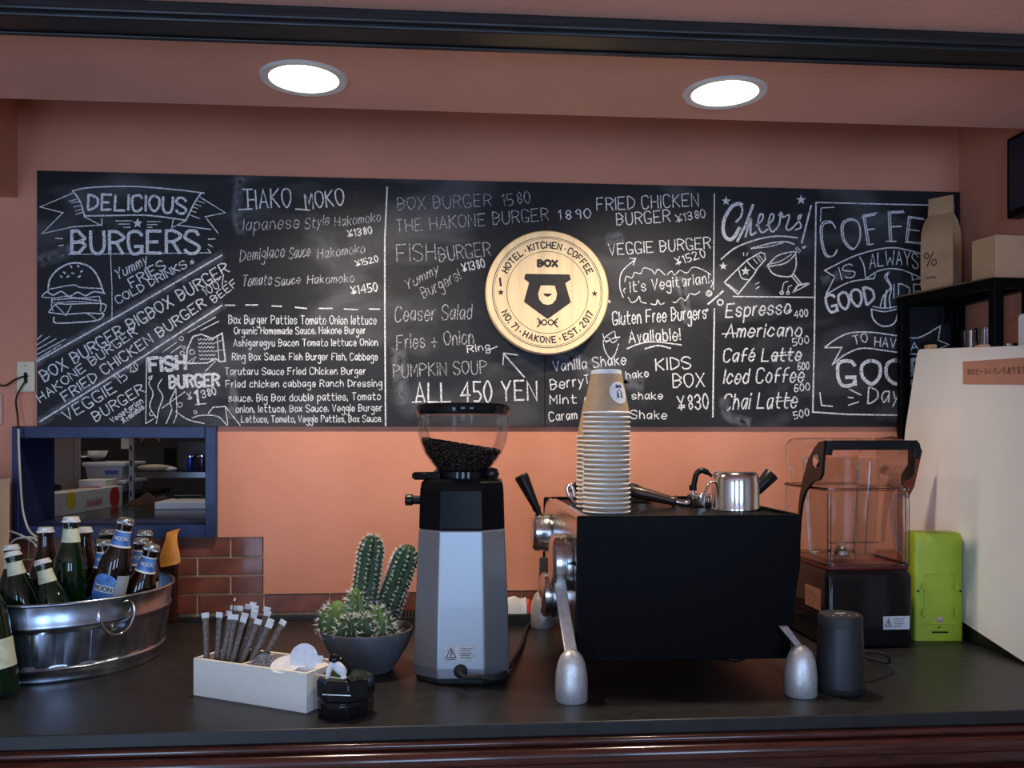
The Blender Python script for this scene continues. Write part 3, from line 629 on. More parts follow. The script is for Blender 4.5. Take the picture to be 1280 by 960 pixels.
def prad(z):
    for (r0,z0),(r1,z1) in zip(PROF,PROF[1:]):
        if z0 <= z <= z1 and z1 > z0: return r0+(r1-r0)*(z-z0)/(z1-z0)
    return .0305
def patch(mb, u0, u1, z0, z1, off=.0004, n=16, nz=3, full=False):
    vs = []
    for j in range(nz+1):
        z = z0+(z1-z0)*j/nz; r = prad(z)+off
        for i in range(n+1):
            a = R(u0+(u1-u0)*i/n); vs.append((r*math.sin(a),-r*math.cos(a),z))
    fs = [(j*(n+1)+i,j*(n+1)+i+1,(j+1)*(n+1)+i+1,(j+1)*(n+1)+i) for j in range(nz) for i in range(n)]
    mb.add(vs,fs); return mb
def cyltext(mb, s, a0, a1, z0, h, w, off=.0009):
    rr = prad(z0+h/2)+off
    for P in text_strokes(s,a0,0,a1,0,h,0,0.0):
        pts = [(rr*math.sin(R(p.x)),-rr*math.cos(R(p.x)),z0-p.y) for p in P]
        for q0, q1 in zip(pts,pts[1:]):
            q0 = Vector(q0); q1 = Vector(q1); nm = Vector((q0.x+q1.x,q0.y+q1.y,0)).normalized(); mb.ribbon([q0,q1],w,nm)
def make_bottle(name, kind):
    t = thing(name,'beer bottle','bottle',(0,0,0),'beer bottles in the metal tub')
    gl = {'green':GREEN,'brown':BROWN,'moon':BROWN}[kind]
    m = MB(); m.lathe(PROF,28); build('bottle_glass', m, gl, t, smooth=50, world=False)
    m = MB(); rings = []
    for z, r, c in ((.2205,.0160,.0012),(.2225,.0156,.0009),(.2260,.0148,.0002),(.2295,.0142,0),(.2308,.0125,0)): rings.append([((r+c*(1 if i%2 else -1))*math.cos(2*math.pi*i/42),(r+c*(1 if i%2 else -1))*math.sin(2*math.pi*i/42),z) for i in range(42)])
    m.loft(rings); build('crown_cap', m, CAPD if kind == 'moon' else CAPW, t, smooth=35, world=False)
    if kind == 'green':
        m = MB(); patch(m,-180,180,.182,.2085,n=28); build('neck_label', m, PALEL, t, smooth=60, world=False)
        m = MB(); patch(m,-80,80,.045,.094); build('body_label', m, PALEL, t, smooth=60, world=False)
        m = MB()
        for k in range(4): patch(m,-30,32,.186+.0035*k,.1868+.0035*k,off=.0007,nz=1,n=8)
        o = build('label_print', m, pm('grey_green_print',(.25,.30,.24),rough=.6), t, smooth=60, world=False)
    if kind == 'moon':
        m = MB(); patch(m,-180,180,.178,.206,n=28); nl = build('neck_label', m, BLUEL, t, smooth=60, world=False)
        m = MB(); patch(m,-180,180,.1765,.1795,off=.0008,n=28,nz=1); patch(m,-180,180,.2050,.2080,off=.0008,n=28,nz=1); build('label_band', m, CREAM, t, smooth=60, world=False)
        m = MB(); cyltext(m,'MOON',-48,38,.189,.0075,.0014); build('label_lettering', m, CREAM, t, smooth='flatkeep', world=False)
        m = MB(); vs = []; r = .0309                                   # round blue label on the body
        for i in range(24):
            a = 2*math.pi*i/24; u, z = .030*math.cos(a), .095+.030*math.sin(a); vs.append((r*math.sin(u/r-.5),-r*math.cos(u/r-.5),z))
        cyc = MB(); 
        rings = [[(r*math.sin(.030*k*math.cos(2*math.pi*i/24)/r-.5),-r*math.cos(.030*k*math.cos(2*math.pi*i/24)/r-.5),.095+.030*k*math.sin(2*math.pi*i/24)) for i in range(24)] for k in (1,.66,.33,.02)]
        cyc.loft(rings,False,True); build('body_label', cyc, BLUEL, t, smooth=60, world=False)
        m = MB(); vs = []
        patch(m,-62,8,.090,.103,off=.0007,nz=1); build('label_band', m, CREAM, t, smooth=60, world=False)
        m = MB(); cyltext(m,'MOON',-58,2,.0925,.008,.0017,off=.0012); build('label_lettering', m, pm('dark_blue_ink',(.01,.02,.09),rough=.6), t, smooth='flatkeep', world=False)
        m = MB(); patch(m,12,66,.055,.125,off=.0007); build('side_label', m, GREYL, t, smooth=60, world=False)
    return t
proto = {}
def put_bottle(kind, px, py, d, tilt, label, scale=1.0, nm=None, spin=None):
    if spin is None: spin = 180 if kind == 'green' else 0
    nm = nm or {'green':'green_beer_bottle','brown':'brown_beer_bottle','moon':'blue_label_beer_bottle'}[kind]
    if kind not in proto: o = make_bottle(nm, kind); proto[kind] = o
    else: o = clone(proto[kind],(0,0,0))
    o['label'] = label; o.name = nm
    cap = at(px,py,d); ax = (RIGHT*math.sin(R(tilt))+Vector((0,0,math.cos(R(tilt))))).normalized()
    base = cap-ax*(.2305*scale); o.location = base; o.scale = (scale,)*3
    th = math.asin(max(-1,min(1,-base.x/math.hypot(base.x,base.y))))
    q = Vector((0,0,1)).rotation_difference(ax).to_matrix() @ Matrix.Rotation(th+R(spin),3,'Z'); o.rotation_euler = q.to_euler(); return o
put_bottle('green',89,646,1.73,1,'upright green beer bottle with pale neck label, tallest in the tub')
put_bottle('green',52,699,1.65,-15,'green beer bottle with pale neck label tilting left at the tub front',.92)
put_bottle('green',15,689,1.66,-12,'green beer bottle with pale neck label tilting left by the paper bag',.92)
put_bottle('green',14,681,1.74,-4,'green beer bottle showing only its cap and neck behind the leftmost tilted one',.92)
put_bottle('brown',57,659,1.83,0,'plain dark brown beer bottle with white cap left of the tall green one')
put_bottle('brown',105,659,1.80,0,'plain dark brown beer bottle with white cap just right behind the tall green one')
put_bottle('moon',158,648,1.71,13,'brown beer bottle with blue round label and grey side label tilting right')
put_bottle('moon',134,662,1.88,0,'brown beer bottle with dark cap at the back, left of the tilting blue-labelled one')
put_bottle('moon',131,675,1.77,2,'brown beer bottle half hidden left behind the tilting blue-labelled one')
put_bottle('moon',181,663,1.86,1,'brown beer bottle with dark cap at the back right of the tub')
put_bottle('moon',177,673,1.82,4,'brown beer bottle with blue neck label between the two right-hand ones')
put_bottle('moon',191,681,1.755,16,'brown beer bottle with blue neck label nearest the right rim of the tub')
o = put_bottle('green',-28,700,1.60,-9,'green beer bottle standing on the counter left of the metal tub',1.0,None,12)
o['group'] = 'beer bottles'; _b = onZ(1,871,CT); o.location = (_b.x,_b.y,CT+.0050)
# ------------------------------------------------------------------ paper bag, wooden block with orange tape
KRAFT = pm('pale_kraft_paper', (.60,.46,.32), rough=.75, var=.12, scale=14, bump=.25, bscale=25)
p = V(-1.222,1.985)
t = thing('paper_bag','pale kraft paper bag standing at the left edge of the counter','bag',p)
def rect_ring(hx, hy, z, c, wob=0.0): return [(c.x+RIGHT.x*x+FWD.x*y, c.y+RIGHT.y*x+FWD.y*y, CT+z+wob*((i%2)*2-1)) for i,(x,y) in enumerate(((-hx,-hy),(-hx*.4,-hy),(hx*.2,-hy),(hx,-hy),(hx*.86,0),(hx,hy),(0,hy),(-hx,hy),(-hx*.86,0)))]
m = MB(); m.loft([rect_ring(.066,.035,0,p),rect_ring(.068,.037,.1,p),rect_ring(.076,.040,.22,p),rect_ring(.080,.034,.335,p)],True,False); build('bag_body', m, KRAFT, t, smooth=30)
m = MB(); m.loft([rect_ring(.080,.034,.335,p),rect_ring(.082,.034,.347,p,.002)],False,False); build('serrated_edge', m, KRAFT, t)
p = at(212,769,2.13); p.z = CT
t = thing('wooden_block','dark brown upright wooden block behind the tub with tape on top','block',p)
m = MB(); m.box(p.x-.019,p.x+.019,p.y-.014,p.y+.014,CT,CT+.198); build('block', m, pm('dark_brown_wood',(.035,.010,.007),rough=.4,var=.3,scale=20,stretch=(6,6,1)), t, bevel=.002)
ORANGE = pm('orange_cloth_tape', (.60,.24,.04), rough=.45, var=.12, scale=60, bump=.1)
prof = [((240,654),(222,657)),((228,657),(210,661)),((222,664),(208,668)),((221,674),(206,678)),((224,688),(199,694)),((226,700),(200,706)),((226,704),(200,710))]
m = MB(); vs = []
for k, (a, b) in enumerate(prof):
    d = (2.15,2.13,2.112,2.108,2.106,2.106,2.104)[k]
    for s_ in (0,.5,1): q = at(a[0]+(b[0]-a[0])*s_,a[1]+(b[1]-a[1])*s_,d-(.010 if s_ == .5 and k > 2 else 0)); vs.append(q)
m.add(vs,[(k*3+i,k*3+i+1,k*3+i+4,k*3+i+3) for k in range(len(prof)-1) for i in range(2)])
o = build('orange_tape', m, ORANGE, None); md = o.modifiers.new('sub','SUBSURF'); md.levels = 2; md.render_levels = 2; md = o.modifiers.new('solid','SOLIDIFY'); md.thickness = .0012
tag(o,'crumpled strip of orange tape on top of the dark wooden block','tape')
# ------------------------------------------------------------------ outlet, wall plate and cables at the left wall
p = onY(33.5,471,WALL_Y); OUT = pm('ivory_plastic',(.70,.62,.44),rough=.4,var=.05)
t = thing('wall_outlet','ivory wall plate with a cable coming out, left of the chalkboard','outlet',p)
m = MB(); m.box(p.x-.0205,p.x+.0205,WALL_Y-.006,WALL_Y-.0005,p.z-.036,p.z+.036); build('plate', m, OUT, t, bevel=.002)
m = MB(); m.lathe([(0,0),(.0016,0),(.0016,.0012),(0,.0014)],10,axis_frame((p.x,WALL_Y-.006,p.z+.026),(0,-1,0))); build('screw', m, pm('dark_screw',(.1,.08,.05),rough=.4,metal=.7), t)
m = MB(); m.box(p.x-.004,p.x+.004,WALL_Y-.0064,WALL_Y-.0059,p.z-.016,p.z+.010); build('slot', m, BLACKP, t)
p = onY(-6,512,WALL_Y); t = thing('wall_controller','white wall controller at the very left edge','wall plate',p)
m = MB(); m.box(p.x-.018,p.x+.018,WALL_Y-.016,WALL_Y-.0005,p.z-.035,p.z+.035); build('body', m, WHITEP, t, bevel=.003)
m = MB(); m.box(p.x-.010,p.x+.010,WALL_Y-.0166,WALL_Y-.0158,p.z+.0,p.z+.022); build('display', m, pm('grey_lcd',(.22,.26,.24),rough=.3), t)
def cable(name, label, pxs, r, mat, cat='cable'):
    m = MB(); m.tube(smooth_pts([onY(a,b,Y) for a,b,Y in pxs],5),r,6); return tag(build(name, m, mat, None, smooth=60),label,cat)
CABW = pm('cream_cable',(.62,.58,.46),rough=.45,var=.08)
cable('black_cable','thin black cable hanging from the ivory wall plate to the navy frame',((35,470,2.183),(28,471,2.178),(18,475,2.176),(6,482,2.18),(-8,480,2.18)),.0022,BLACKP)
cable('black_cable','thin black cable dropping from the wall plate past the navy frame corner',((34,474,2.184),(26,485,2.178),(20,500,2.176),(22,520,2.172),(23,535,2.165)),.002,BLACKP)
cable('white_cable','cream cable running down the left of the navy pass-through',((23,536,2.160),(24,570,2.160),(26,610,2.160),(29,640,2.160),(36,662,2.155),(46,672,2.150)),.0026,CABW)
cable('white_cable','cream cable coil tied below the navy frame, ends spread',((12,664,2.15),(24,668,2.145),(34,673,2.140),(42,678,2.136),(46,684,2.13)),.0026,CABW)
cable('white_cable','cream cable loop curving from the tie towards the paper bag',((10,683,2.14),(18,675,2.14),(28,672,2.136),(40,672,2.132),(47,676,2.13)),.0026,CABW)
# ------------------------------------------------------------------ condiment box
BOXW = pm('pale_plywood', (.82,.76,.66), rough=.5, var=.03, scale=14, stretch=(1,8,8))
bp = onZ(241.5,869,CT); BM = Matrix.Translation(bp) @ RZ(-25-4.63)
L_, W_, H_, TK = .240, .094, .064, .006
t = thing('condiment_box','open pale wooden box with two compartments for sugar sticks and creamers','box',bp)
for nm, a in (('front_board',(0,L_,0,TK)),('back_board',(0,L_,W_-TK,W_)),('end_board',(0,TK,TK,W_-TK)),('end_board',(L_-TK,L_,TK,W_-TK)),('divider',(.096,.101,TK,W_-TK))):
    m = MB(); m.box(a[0]+.0001,a[1]-.0001,a[2]+.0001,a[3]-.0001,0.0,H_ if nm != 'divider' else H_-.002,BM); build(nm, m, BOXW, t, bevel=.0008)
m = MB(); m.box(TK,L_-TK,TK,W_-TK,0.0002,.004,BM); build('base_board', m, BOXW, t)
STICK = pm('brown_patterned_paper', (.075,.050,.040), rough=.5, var=.4, scale=420, detail=1, col2=(.26,.20,.16))
def make_stick():
    t = thing('sugar_stick','','sugar stick',(0,0,0),'sugar sticks in the wooden box')
    m = MB(); n = 10; rg = []
    for z, a, b in ((.004,.0058,.0006),(.012,.0052,.0036),(.07,.0050,.0040),(.118,.0052,.0036),(.126,.0060,.0007)): rg.append([(a*math.cos(2*math.pi*i/n),b*math.sin(2*math.pi*i/n),z) for i in range(n)])
    m.loft(rg); build('paper_tube', m, STICK, t, smooth=50, world=False)
    m = MB(); m.box(-.0060,.0060,-.0007,.0007,.1255,.1345); build('crimped_end', m, WHITEP, t, world=False)
    m = MB(); m.box(-.0060,.0060,-.0007,.0007,0,.0042); build('crimped_end', m, WHITEP, t, world=False)
    return t
sticks = [(.014,.020,-2,0,0,'leftmost, standing almost upright'),(.020,.038,8,-2,0,'second from the left, leaning a little right'),(.029,.022,12,0,-.002,'third from the left, its white end beside a match-thin stirrer'),(.040,.030,9,3,0,'with its white end at the middle left of the bunch'),
 (.030,.060,12,-4,.010,'at the back of the bunch, upper white end'),(.046,.066,8,-6,.012,'standing highest at the back of the bunch'),(.050,.020,15,2,-.004,'at the front middle with a bluish white end'),(.056,.044,13,-3,.006,'in the thick of the bunch behind the front middle one'),
 (.022,.030,3,1,.0,'just right of the leftmost, standing close behind it'),(.035,.036,16,1,.003,'crossing the middle left ones'),(.048,.036,18,-1,.004,'crossing low behind the front middle one'),(.060,.052,19,-4,.006,'behind the steep right-hand ones'),(.070,.026,26,2,-.004,'front of the steep right-hand ones'),(.054,.058,10,-2,.010,'at the back middle with its white end just showing'),
 (.064,.062,14,-5,.008,'at the back right of the bunch'),(.060,.024,21,0,-.006,'at the front right leaning steeply'),(.066,.038,24,-2,-.004,'second steepest at the right of the bunch'),(.072,.050,28,-3,-.004,'rightmost, leaning the most'),(.018,.056,6,-3,.006,'behind the leftmost ones'),(.042,.048,5,-5,.008,'in the middle of the back row')]
sp0 = None
for x, y, tr, tf, dz, lab in sticks:
    b = BM @ Vector((x,y,.0045)); b.z += max(0,dz)
    if sp0 is None: sp0 = make_stick(); o = sp0
    else: o = clone(sp0,(0,0,0))
    q = Matrix.Rotation(R(tr),3,'Y') @ Matrix.Rotation(R(tf),3,'X') @ Matrix.Rotation(R(random.uniform(-25,25)),3,'Z')
    o.location = b; o.rotation_euler = q.to_euler(); o['label'] = 'brown patterned sugar stick '+lab
m = MB(); m.tube([(0,0,0),(.010,0,.14),(.0125,0,.152)],.0011,6); o = build('stirrer', m, BLACKP, None, world=False); o.location = BM @ Vector((.034,.045,.0045)); tag(o,'match-thin dark stirrer with a pale tip standing among the sugar sticks','stirrer')
m = MB(); m.tube([(.0125,0,.1521),(.0132,0,.157)],.0018,6); build('tip', m, CREAM, o, world=False)
FOIL = pm('white_foil_lid',(.78,.78,.80),rough=.3,metal=.1,var=.08,scale=140,bump=.1)
DARKLID = pm('dark_blue_printed_lid',(.02,.02,.05),rough=.3,var=.6,scale=260,col2=(.30,.30,.36))
MILKP = pm('white_thin_plastic',(.75,.75,.76),rough=.25,var=.06)
def creamer(loc, d, lid, lab, k=1.0):
    t = thing('creamer_cup',lab,'creamer cup',loc,'creamer cups in the wooden box'); M = axis_frame(loc,d)
    m = MB(); m.lathe([(0,0),(.0125*k,0),(.0140*k,.002),(.0165*k,.017),(.0172*k,.018),(.0172*k,.019),(0,.019)],24,M); build('cup', m, MILKP, t, smooth=40)
    m = MB(); m.lathe([(0,.0192),(.0195*k,.0192),(.0197*k,.0200),(0,.0204)],24,M); build('lid', m, lid, t, smooth=30)
    m = MB(); m.box(.0185*k,.0265*k,-.006,.006,.0192,.0199,M); build('tab', m, lid, t)
    return t
creamer(BM @ Vector((.124,.040,.048)),(-.15,-.70,.75),DARKLID,'creamer cup with dark printed lid beside the divider')
creamer(BM @ Vector((.148,.030,.050)),(.45,.35,-.8),DARKLID,'creamer cup lying upside up with its bluish white side to the front')
creamer(BM @ Vector((.160,.062,.040)),(.1,.3,-.95),FOIL,'white creamer cup lying upside down at the back of the box')
creamer(BM @ Vector((.182,.026,.050)),(-.1,-.35,.95),FOIL,'white creamer cup whose large lid lies over the front board',1.3)
creamer(BM @ Vector((.208,.046,.074)),(-.25,-.95,.25),FOIL,'white creamer cup standing on edge with its foil lid to the viewer',1.25)
creamer(BM @ Vector((.214,.066,.036)),(.2,-.3,.93),FOIL,'white creamer cup in the back right corner of the box',1.1)
# ------------------------------------------------------------------ penguin toothpick dispenser
p = V(-.2665,1.425); PM_ = Matrix.Translation(p) @ RZ(-12)
t = thing('toothpick_dispenser','small black box dispenser topped by a black and white penguin with a toothpick','toothpick holder',p)
oc = [(.046*math.cos(R(22.5+45*i)),.046*math.sin(R(22.5+45*i))) for i in range(8)]
def sc_(P,k): return [(x*k,y*k) for x,y in P]
m = MB(); m.loft([[(x,y,z) for x,y in sc_(oc,k)] for k,z in ((.93,0),(.96,.004),(.98,.022),(.94,.024),(.94,.027),(1,.029),(1,.054),(.93,.060))],True,True,PM_); build('box', m, GLOSSB, t, smooth=30, bevel=.001)
m = MB(); m.box(-.024,.022,-.0445,-.0422,.040,.0415,PM_); build('slot_edge', m, STEEL, t)
pp = PM_ @ Vector((-.008,-.014,.060)); PG = Matrix.Translation(pp) @ RZ(-12)
m = MB(); m.sphere((.006,.003,.0165),.0125,16,12,PG @ T3(.006,.003,.0165) @ RY(-38) @ T3(-.006,-.003,-.0165),(1,.82,1.35)); build('penguin_body', m, GLOSSB, t, smooth=60)
m = MB(); m.sphere((-.006,0,.0285),.0098,14,10,PG); build('penguin_head', m, GLOSSB, t, smooth=60)
m = MB(); m.tube([(-.008,-.005,.025),(-.0125,-.008,.013),(-.015,-.009,.0005)],[.0052,.0060,.0040],10,True,PG,.8); m.sphere((.004,-.0045,.0155),.0105,14,10,PG @ T3(.004,-.0045,.0155) @ RY(-45) @ T3(-.004,.0045,-.0155),(.85,.75,1.35)); m.tube([(.010,-.007,.008),(.012,-.010,.0005)],[.0045,.0055],8,True,PG); build('white_belly', m, MILKP, t, smooth=60)
m = MB(); m.tube([(-.034,-.012,.007),(.014,-.013,.0012)],.0010,6,True,PG); build('toothpick', m, pm('pale_toothpick_wood',(.78,.68,.5),rough=.6), t)
# ================================================================== CACTUS BOWL
CLAY = pm('grey_blue_clay', (.095,.10,.115), rough=.55, var=.15, scale=60, bump=.1)
p = V(-.2755,1.690)
t = thing('cactus_bowl','grey clay bowl planted with two tall cacti and round ones','potted cactus',p)
m = MB(); m.lathe([(0,.004),(.040,.004),(.044,0),(.048,.001),(.062,.022),(.076,.045),(.085,.066),(.0875,.077),(.0865,.080),(.083,.080),(.080,.072),(.072,.058),(0,.055)],48,Matrix.Translation(p)); build('bowl', m, CLAY, t, smooth=40)
GRAV = pm('golden_gravel', (.30,.17,.06), rough=.6, var=.6, scale=200, col2=(.55,.38,.16))
m = MB(); m.lathe([(0,.069),(.081,.067)],24,Matrix.Translation(p))
for i in range(420):
    a = random.uniform(0,6.28); r = math.sqrt(random.random())*.077; s_ = random.uniform(.0016,.003)
    m.sphere((p.x+r*math.cos(a),p.y+r*math.sin(a),CT+.070+random.uniform(-.0005,.001)),s_,5,3)
build('gravel', m, GRAV, t, kind='stuff')
CACT = pm('cactus_green', (.030,.066,.026), rough=.55, var=.4, scale=30, bump=.1)
CACT2 = pm('bright_cactus_green', (.075,.13,.030), rough=.5, var=.35, scale=30, bump=.1)
SPINE = pm('pale_spines', (.80,.75,.62), rough=.6, var=.1)
def spines(mb, pt, nrm, ln, k=5, sp=.9):
    for i in range(k):
        d = (Vector(nrm)+Vector((random.uniform(-sp,sp),random.uniform(-sp,sp),random.uniform(-sp,sp)))).normalized(); q = Vector(pt)
        s_ = d.cross(Vector((.3,.5,.8))).normalized()*.0006; u = d.cross(s_).normalized()*.0006; l = ln*random.uniform(.6,1.2)
        mb.add([q+s_,q-s_*.5+u,q-s_*.5-u,q+d*l],[(0,1,3),(1,2,3),(2,0,3)])
def cactus(name, base, top, r, ribs, mat, depth, nz=20, ln=.0075, globe=False):
    base = Vector(base); top = Vector(top); ax = top-base; H = ax.length; M = axis_frame(base,ax); m = MB(); n = ribs*8; rg = []; sp = MB()
    for j in range(nz+1):
        u = j/nz
        if globe: prf = max(.06,math.sin(math.pi*min(1,max(.0,.12+u*.86)))**.75); z = H*u
        else: prf = (min(1,.8+u) if u < .2 else 1)*(math.sqrt(max(0.004,1-((u-.80)/.20)**2)) if u > .80 else 1); z = H*u
        row = []
        for i in range(n):
            a = 2*math.pi*i/n; k = 1-depth*(.5-.5*math.cos(a*ribs))**.7*1.0 + (.09*math.sin(z/.0014) if not globe else 0)*(.5+.5*math.cos(a*ribs))
            row.append((r*prf*k*math.cos(a),r*prf*k*math.sin(a),z))
        rg.append(row)
    m.loft(rg,True,True,M); c = build(name, m, mat, t, smooth=70)
    st = .0088 if not globe else .0105
    for q in range(ribs):
        a = 2*math.pi*q/ribs; z = H*.12
        while z < H*.99:
            j = min(nz-1,z/H*nz); rr = Vector(rg[int(j)][q*8]); rr2 = Vector(rg[min(nz,int(j)+1)][q*8]); pt = rr+(rr2-rr)*(j-int(j))
            nn = Vector((math.cos(a),math.sin(a),.25 if not globe else (z/H-.4)*1.6)); spines(sp,M @ pt,M.to_3x3() @ nn,ln,8 if not globe else 7); z += st
    build('spines', sp, SPINE, c, kind='stuff')
b0 = at(449,795,1.69); b0.z = CT+.066; cactus('cactus_column', b0, at(467,668,1.70), .0245, 9, CACT, .30, 90)
b0 = at(474,795,1.72); b0.z = CT+.066; cactus('cactus_column', b0, at(513,681,1.71), .0245, 9, CACT, .30, 90)
for px, py, d, w_, h_, mt in ((422,803,1.668,.036,.072,CACT2),(437,810,1.640,.026,.050,CACT),(455,808,1.645,.025,.050,CACT),(472,806,1.668,.026,.064,CACT2),(446,792,1.68,.025,.095,CACT2),(488,802,1.67,.013,.028,CACT)):
    b0 = at(px,py,d); b0.z = CT+.064; cactus('cactus_globe', b0, b0+Vector((random.uniform(-.004,.004),-.006,h_)), w_, 8, mt, .28, 14, .012, True)
# ================================================================== GRINDER
gp = V(-.0925,1.680); GM = Matrix.Translation(gp) @ RZ(-4)
t = thing('coffee_grinder','silver and black coffee grinder with a clear bean hopper, seen from behind','coffee grinder',gp)
SILV = pm('silver_lacquer', (.32,.33,.35), rough=.38, metal=.72, var=.015, scale=300)
def octa(a, b, f): return [(f*a,-b),(a,-b*.62),(a,b*.62),(f*a,b),(-f*a,b),(-a,b*.62),(-a,-b*.62),(-f*a,-b)]
def oring(a, b, z, f=.48): return [(x,y,z) for x,y in octa(a,b,f)]
m = MB(); m.loft([oring(.080,.094,0),oring(.083,.098,.004),oring(.083,.098,.010)],True,True,GM); build('base', m, RUBBER, t)
m = MB(); m.loft([oring(.086,.100,.0102),oring(.0875,.101,.03),oring(.084,.097,.14),oring(.0785,.090,.275)],True,True,GM); build('silver_body', m, SILV, t, bevel=.003)
m = MB(); m.loft([oring(.0785,.090,.2753),oring(.0765,.087,.345),oring(.074,.084,.360),oring(.066,.075,.366)],True,True,GM); build('black_top', m, pm('satin_black_plastic',(.006,.006,.007),rough=.22,var=.2,spec=.08), t, bevel=.003)
HP = [(.047,.367),(.050,.380),(.052,.384),(.062,.396),(.073,.412),(.081,.432),(.0855,.455),(.0865,.484)]
m = MB(); m.lathe([(.050,.3662),(.056,.3665),(.056,.378),(.052,.3815)],32,GM); build('hopper_collar', m, GLOSSB, t, smooth=40)
HOP = clear('smoky_clear_plastic',(.97,.955,.94),1.30,.02,.45)
m = MB(); m.lathe(HP,48,GM); build('hopper', m, HOP, t, smooth=60)
m = MB(); m.lathe([(0,.4845),(.0865,.4845),(.0885,.487),(.0885,.500),(.0865,.504),(.080,.505),(0,.5035)],48,GM); build('hopper_lid', m, GLOSSB, t, smooth=40)
m = MB(); m.lathe([(0,0),(.0095,0),(.0105,.002),(.0105,.013),(.008,.0145),(.008,.030),(0,.030)],20,GM @ axis_frame((-.107,-.02,.325),(1,0,0))); build('adjuster_knob', m, BLACKP, t, smooth=40)
m = MB(); m.box(-.091,-.040,-.055,-.035,.3668,.3765,GM); m.tube([(-.088,-.045,.371),(-.045,-.045,.371)],.0075,10,True,GM); build('hopper_latch', m, GLOSSB, t, smooth=40)
m = MB(); m.lathe([(.0,0),(.010,0),(.014,.008),(.010,.018),(0,.02)],16,GM @ T3(.055,-.045,.3665)); build('portioner_cap', m, GLOSSB, t, smooth=50)
lz = lambda z: -.1012+.010*(z-.03)/.245+.0002
m = MB(); m.box(-.030,.026,lz(.05)-.0008,lz(.05)+.003,.043,.073,GM); pl = build('rating_plate', m, pm('silver_sticker',(.55,.52,.50),rough=.3,metal=.7,var=.2,scale=120), t)
m = MB(); yy = lz(.05)-.0012
def lrib(pts, w_): m.ribbon([GM @ Vector((x,yy,z)) for x,z in pts],w_,GM.to_3x3() @ Vector((0,-1,0)))
lrib([(-.026,.050),(-.017,.067),(-.008,.050),(-.026,.050)],.0016); lrib([(-.017,.062),(-.0155,.057),(-.0185,.056),(-.017,.052)],.0016); lrib([(-.024,.0465),(-.010,.0465)],.0014)
for k in range(5): lrib([(.0,.066-.004*k),(.020-.003*(k%2),.066-.004*k)],.0012)
build('plate_print', m, INK, pl, smooth='flatkeep')
m = MB(); m.lathe([(0,0),(.0125,0),(.0115,.006),(.007,.009),(.006,.014),(0,.014)],20,GM @ axis_frame((.000,-.1015,.026),(0,-1,0))); build('cable_gland', m, RUBBER, t, smooth=40)
g0 = GM @ Vector((0,-.114,.026)); cp = [g0,g0+Vector((.008,-.012,-.004)),g0+Vector((.035,-.008,-.006)),g0+Vector((.070,.004,-.010)),Vector(onZ(642,826,CT+.010)),Vector(onZ(653,803,CT+.006)),Vector(onZ(657,788,CT+.005)),Vector(onZ(664,776,CT+.005)),Vector(onZ(671,768,CT+.006))]
cp = [g0+Vector((0,.006,0))]+cp
m = MB(); m.tube(smooth_pts(cp,5),.0042,8); build('power_cord', m, RUBBER, t, smooth=60)
# coffee beans in the hopper
BEAN = pm('roasted_beans', (.020,.010,.007), rough=.38, var=.5, scale=90)
m = MB()
def hr(z):
    for (r0,z0),(r1,z1) in zip(HP,HP[1:]):
        if z0 <= z <= z1: return r0+(r1-r0)*(z-z0)/(z1-z0)
    return .047
def topz(x): return .4405-.0135*(x+.08)/.08 if x < 0 else .427-.012*x/.08
ring_t = []
core = []
for z in (.369,.385,.400,.415): core.append([((hr(z)-.008)*math.cos(2*math.pi*i/28),(hr(z)-.008)*math.sin(2*math.pi*i/28),z) for i in range(28)])
tp = []
for i in range(28):
    a = 2*math.pi*i/28; rr = hr(.430)-.009; tp.append((rr*math.cos(a),rr*math.sin(a),topz(rr*math.cos(a))-.004))
core.append(tp); m.loft(core,True,True,GM)
for i in range(1700):
    if i < 750: a = random.uniform(0,6.28); r = math.sqrt(random.random())*.076; x, y = r*math.cos(a), r*math.sin(a); z = topz(x)+random.uniform(-.004,.001); 
    else:
        a = random.uniform(0,6.28); z = random.uniform(.370,.440); r = hr(z)-.0072; x, y = r*math.cos(a), r*math.sin(a)
        if z > topz(x): continue
    if math.hypot(x,y) > hr(z)-.0070: k = (hr(z)-.0070)/math.hypot(x,y); x *= k; y *= k
    Q = GM @ T3(x,y,z) @ RZ(random.uniform(0,360)) @ RX(random.uniform(0,360)); m.sphere((0,0,0),.0040,6,4,Q,(1.15,.8,.65))
tag(build('coffee_beans', m, BEAN, None, smooth=70),'dark roasted coffee beans heaped in the clear grinder hopper','coffee beans',kind='stuff')
# ================================================================== mat and packet behind the grinder
MAT = RUBBER
a0, a1 = onZ(492,778,CT), onZ(672,774,CT); ym = 2.115
t = thing('bar_mat','black slatted rubber bar mat lying along the wall behind the grinder','mat',(a0.x,ym,CT))
m = MB(); m.box(a0.x,a1.x,ym-.035,ym+.045,CT,CT+.006); m.box(a0.x,a1.x,ym-.035,ym-.031,CT+.006,CT+.024); m.box(a0.x,a1.x,ym+.041,ym+.045,CT+.006,CT+.024); build('tray', m, MAT, t)
x = a0.x+.004
sl = None
while x < a1.x-.003:
    if sl is None: mm = MB(); mm.box(0,.0035,-.030,.040,.0062,.0235); sl = build('slat', mm, MAT, t, world=False); o = sl
    else: o = sl.copy(); COL.objects.link(o)
    o.location = (x-a0.x,0,0); x += .0078
pc = onY(652,747,2.12); pc.z = CT+.0245
t = thing('paper_packet','crumpled white and red paper packet lying on the black mat','packet',pc)
